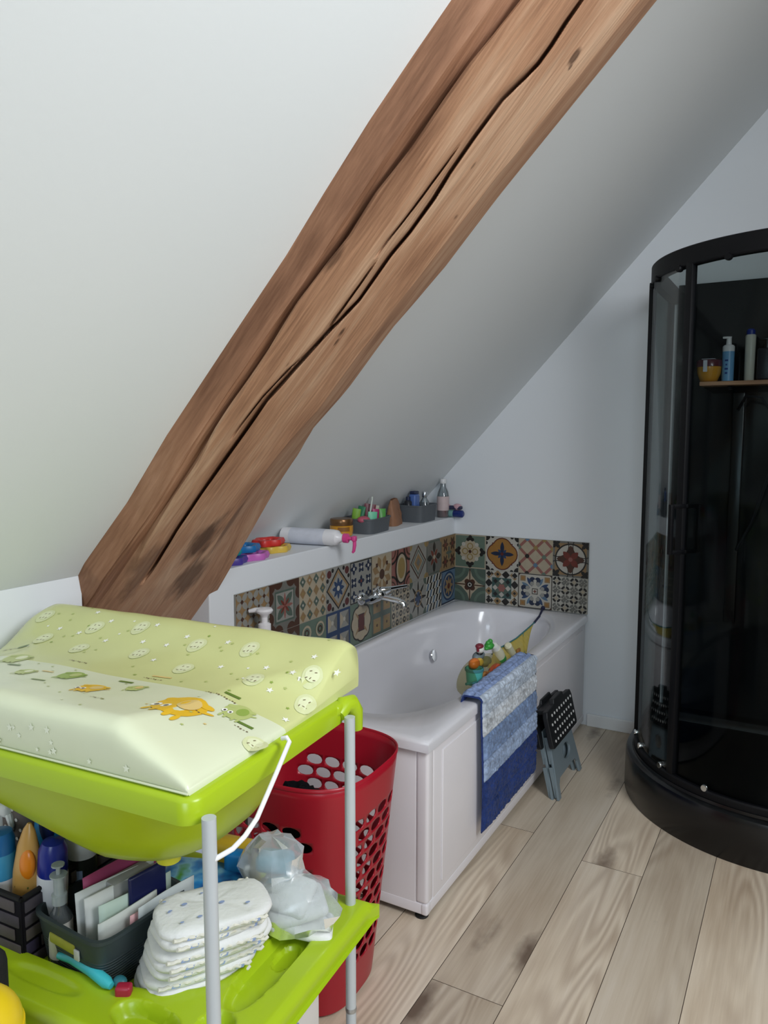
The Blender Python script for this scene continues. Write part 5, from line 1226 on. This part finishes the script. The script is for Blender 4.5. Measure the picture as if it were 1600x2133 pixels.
bottle('cream_pot', 'dark pot with a white lid behind the sky blue bottle in the brick print box', 171, 1772, .826, .03, [
    ('pot_body', PM('pot_dark', '#20261f', 0.35), lambda q, H: q.lathe([(.026, 0), (.029, .004), (.029, H*.70)], 22)), ('lid', PM('lid_white', '#c9ccc8', 0.4), lambda q, H: q.lathe([(.0305, H*.70), (.0315, H*.72), (.0315, H*.97), (.029, H), (0, H)], 24)),
    ('paper_label', PM('label_blue', '#8fa3c0', 0.5, var=.2, scale=40), lambda q, H: q.grid(lambda u, v: (.0295*math.cos(R(-110+70*u)), .0295*math.sin(R(-110+70*u)), H*(.34+.26*v)), 8, 2))], cat='pot')
bottle('spray_bottle', 'white trigger spray head rising behind the blue capped bottle in the brick print box', 2, 1762, .872, .03, [
    ('bottle_body', BODYW, lambda q, H: q.lathe([(.026, 0), (.03, .004), (.03, H*.6), (.012, H*.78)], 20)),
    ('trigger_head', PM('trigger_white', '#d7d8d2', 0.35), lambda q, H: (q.rbox((.012, -.002, H*.93), (.055, .024, .030), .009, 3), q.tube([(.036, -.003, H*.90), (.045, -.004, H*.82), (.042, -.004, H*.76)], [.008, .006, .004], 8), q.lathe([(.014, H*.76), (.014, H*.88)], 14)))])
DOT = PM('pouch_taupe', '#6a5f58', 0.85); 
pc = thing('polka_dot_pouch', 'taupe pouch with white polka dots at the back of the brick print box', 'pouch', (at(22, 1752, z=.765).x, at(22, 1752, z=.765).y, BZ+.007), 6)
mb = MB(); mb.rbox((0, 0, .135), (.13, .05, .27), .022, 4); mb.build('pouch_body', DOT, pc)
mb = MB()
for i in range(6):
    for j in range(12): mb.lathe([(.0038, 0), (.0038, .0006)], 8, (0, 0, 0), 0, T(-.055+.021*i+(.0105 if j % 2 else 0), -.0252, .03+.02*j) @ RX(90))
mb.build('dot_pattern', PM('dot_white', '#cfcac2', 0.8), pc)

# dark green-grey basket with papers
bk = thing('document_basket', 'dark slate ribbed plastic basket holding papers, on the green shelf', 'basket', (0.690, -3.178, BZ), -3)
g = G('slate_plastic'); o_ = g.obj(); sx_ = g.n('SeparateXYZ'); g.put(sx_.inputs[0], o_)
rib = g.math('SINE', g.math('MULTIPLY', sx_.outputs[2], 1150.0)); low_ = g.math('LESS_THAN', sx_.outputs[2], 0.075)
g.principled(g.mix(g.noise(o_, 9, 2), '#2c3639', '#333d40'), 0.5, normal=g.bump(g.math('MULTIPLY', rib, low_), 0.5, 0.0012)); SLATE = g.m
mb = MB(); openbox(mb, .205, .215, .122, .004, .88, 0, 7); mb.build('basket_shell', SLATE, bk, smooth=40)
mb = MB(); mb.rbox((-.01, -.1035, .085), (.075, .008, .020), .0035, 2); mb.build('handle_slot', PM('slot_lime', '#a9a93c', 0.6, var=.25, scale=40), bk)
mb = MB(); mb.rbox((.034, -.1062, .079), (.014, .004, .020), .0015, 2); mb.build('paper_tag', PM('tag_white', '#c9cbc8', 0.6), bk)
pd = (at(318, 1788, z=.80)-at(160, 1872, z=.80)); pang = math.atan2(pd.y, pd.x); pl_ = math.hypot(pd.x, pd.y)
DOCS = [('pink card with white edges, standing behind the white papers in the slate basket', '#a8436c', -.030, .782, 1.0, .02, 2), ('white sheet just in front of the pink card in the slate basket', '#d3d6d4', -.012, .772, 1.03, -.005, 2), ('white booklet with thick pages, third paper from the back in the slate basket', '#dadcd8', .004, .764, 1.0, .0, 6), ('pale mint leaflet in the middle of the slate basket', '#bfd2c4', .022, .752, .98, .012, 2), ('folded white paper with grey print toward the front of the slate basket', '#c7cbc4', .040, .735, .8, -.02, 3), ('light pink note at the front of the slate basket', '#d9a6a8', .056, .73, .62, .02, 2), ('pale grey envelope, frontmost paper in the slate basket', '#b9bfbf', .068, .745, .8, .045, 2)]
nx_, ny_ = math.sin(pang), -math.cos(pang)
mid = Vector((0.712, -3.168, 0))
for k, (lab, hx, off, zt, ls, sh_, th) in enumerate(DOCS):
    mb = MB(); H = zt-BZ-.012; L = .165*ls
    mb.grid(lambda u, v: (L*(u-.5), 0.004*math.sin(u*3+k)*v, H*v*(1-.05*u*(k % 2))), 10, 8)
    o = mb.build('paper_document', PM('paper_'+hx.strip('#'), hx, 0.6, var=.08, scale=18), None, smooth=60, recalc=False, solid=.001*th)
    o.location = (mid.x+nx_*off+math.cos(pang)*sh_, mid.y+ny_*off+math.sin(pang)*sh_, BZ+.006); o.rotation_euler = (R(-3+k), 0, pang); tag(o, lab, 'paper', 'papers in the slate basket')
p = at(268, 1826, z=.75)
o = MB().rbox((0, 0, 0), (.09, .035, .155), .004, 2).build('carton', PM('carton_grey', '#9b9b97', 0.5, var=.1), None); o.location = (p.x, p.y, BZ+.006+.0785); o.rotation_euler = (0, 0, pang); tag(o, 'grey white carton behind the papers in the slate basket', 'carton')
ph = thing('phone', 'dark blue flat case standing at the back of the slate basket', 'case', (p.x+.018, p.y+.012, BZ+.007+.0855), rot=(0, 0, pang))
mb = MB(); mb.rbox((0, -.024, 0), (.085, .010, .168), .006, 3); mb.build('case_body', PM('case_navy', '#1a1f4a', 0.3), ph)
ph.name = 'flat_case'
p = at(124, 1872, z=.745)
sy = thing('medicine_bottle', 'small clear bottle with a syringe on top, at the near end of the slate basket', 'bottle', (p.x, p.y, BZ+.008))
mb = MB(); mb.lathe([(.020, 0), (.022, .003), (.022, .105), (.011, .125), (.011, .135)], 18); mb.build('bottle_body', CLR, sy)
mb = MB(); mb.lathe([(.0225, .03), (.0225, .10)], 18, cap0=False, cap1=False); mb.build('paper_label', PM('label_white', '#d0cdc6', 0.5, var=.08, scale=40), sy)
mb = MB(); mb.lathe([(.014, .132), (.014, .150), (.010, .152), (.0095, .185)], 14); mb.lathe([(.016, .186), (.016, .189)], 14); mb.lathe([(.004, .189), (.004, .205), (.012, .206), (.012, .209)], 12); mb.build('syringe', film('clear_milky', '#e6ebea', 0.05, 0.45, '#c6cfce'), sy)

# stack of nappies
A1, B1 = at(322, 1918, z=.765), at(540, 1852, z=.765); A0, B0 = at(283, 2056, z=.625), at(528, 1966, z=.625)
NAP = PM('nappy_white', '#dededc', 0.85, var=.03, bump=.25, bscale=120); NPR = PM('nappy_print', '#8fa0c8', 0.8); NPY = PM('nappy_ruffle', '#dad7cb', 0.9)
NN = 8
NLAB = ['lowest nappy of the folded stack, flat on the green shelf', 'second nappy up from the shelf in the folded stack', 'third nappy up from the shelf in the folded stack', 'fourth nappy up from the shelf in the folded stack', 'fourth nappy down from the top of the folded stack', 'third nappy down from the top of the folded stack', 'nappy just beneath the top one of the folded stack', 'topmost folded white nappy with small blue prints']
for k in range(NN):
    t = k/(NN-1); a, b = A0.lerp(A1, t**.9), B0.lerp(B1, t**.9); d = b-a; L = .215+.012*math.sin(k*5); c = a+Vector((d.x, d.y, 0)).normalized()*L*.5
    rz_ = math.atan2(d.y, d.x)
    np_ = thing('nappy', NLAB[k], 'nappy', (c.x, c.y, BZ+.004+k*.0203), rot=(R(2*math.sin(k*3)), R(2.5*math.cos(k*2)), rz_+R(6*math.sin(k*2.3))), group='folded nappies on the shelf')
    mb = MB(); n = 40; rs = []
    hx, hy = L/2, .066+.004*math.sin(k*1.7)
    for q, z in ((.0, 0.0), (.88, 0.0005), (.965, .003), (1.0, .010), (.985, .0165), (.93, .0205), (.8, .0225), (.6, .0232), (.35, .0236), (.0, .0238)):
        rs.append([(hx*max(q, .001)*p_[0]*(1+.02*nz(p_[0]*3+k, p_[1]*3, 1)), hy*max(q, .001)*p_[1]*(1+.03*nz(p_[0]*4, p_[1]*4+k, 2)), z+(.0045*nz(p_[0]*q*2.6+k, p_[1]*q*3.5, 3)+.002*nz(p_[0]*q*9+k, p_[1]*q*3, 5) if 0 < q < .99 and z > .012 else 0)) for p_ in (sell(3.6, n, i) for i in range(n))])
    mb.rings(rs); mb.build('padding', NAP, np_, smooth=80)
    mb = MB()
    for s_ in (-1, 1): mb.tube([(lerp(-hx*.8, hx*.8, i/30), s_*hy*.955+.0014*math.sin(i*1.9), .011+.0014*math.cos(i*2.3)) for i in range(31)], .0034, 8)
    mb.build('ruffle', NPY, np_)
    mb = MB(); rn = random.Random(k)
    for i in range(10):
        x, y = rn.uniform(-.85, .85)*hx, rn.uniform(-.75, .75)*hy; r = rn.uniform(.0018, .0036)
        mb.add([(x+r*1.6*math.cos(2*math.pi*j/8), y+r*math.sin(2*math.pi*j/8), .0268) for j in range(8)], [tuple(range(8))]) if k == NN-1 else None
    for i in range(3):
        x = lerp(-.5, .6, i/2)*hx; mb.add([(x-.009, -hy*1.0005, .008), (x+.006, -hy*1.0005, .007), (x+.008, -hy*1.0005, .013), (x-.006, -hy*1.0005, .013)], [(0, 1, 2, 3)])
    mb.build('print', NPR, np_, smooth=0, recalc=False)

# crumpled clear bag of nappies
BGM = film('bag_film', '#eef1f2', 0.03, 0.30, '#dfe4e6', 0.22, 1.3)
cbag = at(598, 1862, z=.70)
bg = thing('nappy_bag', 'crumpled clear plastic bag with nappies inside, at the back corner of the green shelf', 'bag', (cbag.x, cbag.y, BZ+.028), 20)
def lump(c, r, seed, amp=.16):
    def f(u, v):
        a, p = 2*math.pi*u, math.pi*v; x, y, z = math.sin(p)*math.cos(a), math.sin(p)*math.sin(a), math.cos(p)
        d = 1+amp*abs(nz(x*1.6+seed, y*1.6, z*1.6))*1.6-amp*.5+.16*nz(x*3.1, y*3.1+seed, z*3.1)
        return (c[0]+r[0]*d*x, c[1]+r[1]*d*y, max(c[2]+r[2]*d*z, .001))
    return f
mb = MB(); mb.grid(lump((.02, -.01, .062), (.094, .064, .060), 2.0), 19, 11); mb.grid(lump((-.035, .015, .130), (.070, .056, .066), 6.0, .30), 15, 9); mb.build('film', BGM, bg, smooth=24, weld=True, recalc=False)
for (x, y, z, rx, ry, rz_, hx, hy) in ((.03, -.012, .012, 0, 14, 10, .065, .042), (.022, -.005, .042, 8, -10, 25, .06, .042), (.0, .0, .072, 30, 8, -10, .055, .04)):
    q = MB(); q.rbox((0, 0, .012), (hx*2, hy*2, .024), .011, 4); o = q.build('folded_nappy', NAP, bg); o.location = (x, y, z); o.rotation_euler = (R(rx), R(ry), R(rz_))
q = MB(); q.rbox((-.03, .02, .13), (.075, .05, .035), .012, 3, 0, None); o = q.build('printed_pack', PM('pack_teal', '#3b8fa8', 0.5, var=.3, scale=30), bg); 
# packs of wipes further back
p = at(425, 1812, z=.70)
wp_ = thing('wipes_pack', 'blue and green printed pack of wipes lying behind the nappies on the shelf', 'wipes pack', (p.x, p.y, BZ+.001), 22)
g = G('pack_print'); o_ = g.obj(); vv = g.n('TexVoronoi'); g.put(vv.inputs['Vector'], o_); vv.inputs['Scale'].default_value = 26
g.principled(g.ramp(g.noise(o_, 17, 2), [(.36, '#1b3f86'), (.46, '#2f86c4'), (.55, '#7fbdd6'), (.64, '#4f9a3c'), (.72, '#c9b63a')]), 0.3); 
mb = MB(); mb.rbox((0, 0, .052), (.19, .11, .104), .022, 4); mb.build('pack_body', g.m, wp_)
mb = MB(); mb.lathe([(.028, 0), (.03, .003), (.026, .008), (.0, .009)], 24, (0, 0, 0), 0, T(-.055, -.0552, .068) @ RX(90)); mb.build('round_badge', PM('badge_gold', '#c7a948', 0.4), wp_)
mb = MB(); mb.lathe([(.016, 0), (.016, .004)], 18, (0, 0, 0), 0, T(-.055, -.064, .068) @ RX(90)); mb.build('badge_centre', PM('badge_dark', '#2a2a20', 0.5), wp_)
p2 = at(470, 1765, z=.735)
o = MB().rbox((0, 0, .06), (.13, .05, .12), .02, 4).build('wipes_pack', PM('pack_yellow', '#c3a02c', 0.35, var=.15)); o.location = (p2.x, p2.y+.02, BZ+.0305); o.rotation_euler = (0, 0, R(10)); tag(o, 'yellow pack standing behind the blue and green wipes', 'wipes pack')
p3 = at(492, 1800, z=.71)
o = MB().rbox((0, 0, .05), (.05, .03, .13), .012, 4).build('wipes_pack', PM('pack_blue', '#1f7fc0', 0.35, var=.1)); o.location = (p3.x, p3.y, BZ+.03); o.rotation_euler = (0, 0, R(15)); tag(o, 'bright blue pack beside the clear nappy bag', 'wipes pack')
# turquoise tool, teal cap and red object on the front of the shelf
mb = MB(); pts = [at(122, 1990, z=.650), at(150, 1996, z=.652), at(190, 2020, z=.652), at(222, 2046, z=.650), at(232, 2054, z=.648)]
mb.tube(pts, [.006, .0095, .0105, .0105, .006], 14); o = mb.build('thermometer', PM('turq_plastic', '#3fb9c4', 0.35)); tag(o, 'turquoise plastic handle lying in front of the slate basket', 'handle'); o.name = 'comb_handle'
p = at(250, 2044, z=.648); o = MB().sphere((0, 0, 0), (.014, .011, .009)).build('bottle_stopper', PM('cap_teal', '#2c6f7c', 0.4)); o.location = p; tag(o, 'small dark teal stopper at the end of the turquoise handle', 'stopper')
p = at(258, 2062, z=.646); o = MB().rbox((0, 0, 0), (.028, .02, .02), .005, 3).build('small_box', PM('box_red', '#a5203a', 0.4)); o.location = p; o.rotation_euler = (0, 0, R(30)); tag(o, 'small red object between the handle and the nappies', 'box')

# ------------------------------------------------------------------ below and in front of the table
dw = thing('storage_box', 'white plastic storage box with printed sides under the green shelf', 'storage box', (0.865, -3.125, 0), 3)
mb = MB(); mb.rbox((0, 0, .29), (.36, .30, .58), .014, 3); mb.build('box_body', PM('box_white', '#d3cfcb', 0.4, var=.04), dw)
mb = MB(); mb.rbox((0, 0, .588), (.375, .315, .022), .008, 3); mb.build('lid', PM('lid_pale', '#cfcccf', 0.35), dw)
mb = MB(); rq = random.Random(2)
for i in range(26):
    y, z, r = rq.uniform(-.13, .13), rq.uniform(.05, .54), rq.uniform(.005, .018)
    mb.add([(.1806, y+r*.5*math.cos(2*math.pi*k/6+i), z+r*math.sin(2*math.pi*k/6+i)) for k in range(6)], [tuple(range(6))], rq.randrange(3))
mb.build('print', [PM('sp_grey', '#77747a', .6), PM('sp_ochre', '#c09a4a', .6), PM('sp_blue', '#8a93ab', .6)], dw, smooth=0)
o = MB().rbox((0, 0, .16), (.30, .22, .32), .006, 2).build('cardboard_box', PM('cardboard', '#8a5a34', 0.85, var=.12)); o.location = (0.47, -3.10, 0.0005); o.rotation_euler = (0, 0, R(8)); tag(o, 'brown cardboard box in the dark under the shelf', 'box')
yb_ = at(-50, 2152, depth=1.15)
yl = thing('waste_bin', 'yellow domed bin in front of the changing table, at the bottom left', 'bin', (yb_.x, yb_.y, 0))
mb = MB(); mb.lathe([(.054, 0), (.060, .006), (.065, yb_.z-.005)], 32); mb.build('bin_body', PM('bin_yellow', '#d9b91e', 0.35), yl)
mb = MB(); mb.lathe([(.068, yb_.z-.012), (.068, yb_.z+.004)]+[(.066*math.cos(R(a)), yb_.z+.004+.063*math.sin(R(a))) for a in range(0, 91, 9)], 36); mb.build('domed_lid', PM('lid_yellow', '#e0c020', 0.3), yl)
kb_ = at(-42, 2010, depth=1.30)
bl_ = thing('fabric_bag', 'black fabric bag standing behind the yellow bin at the left edge', 'bag', (kb_.x, kb_.y, 0), 10)
mb = MB(); mb.rbox((0, 0, (kb_.z+.03)/2), (.09, .06, kb_.z+.03), .025, 4); mb.build('bag_body', PM('bag_black', '#121116', 0.85, bump=.3, bscale=150), bl_)
mb = MB(); mb.tube([(-.03, 0, kb_.z+.02), (-.03, 0, kb_.z+.06), (0, 0, kb_.z+.085), (.03, 0, kb_.z+.06), (.03, 0, kb_.z+.02)], .006, 8); mb.build('carry_loop', PM('piping_black', '#0f0e11', 0.8), bl_)
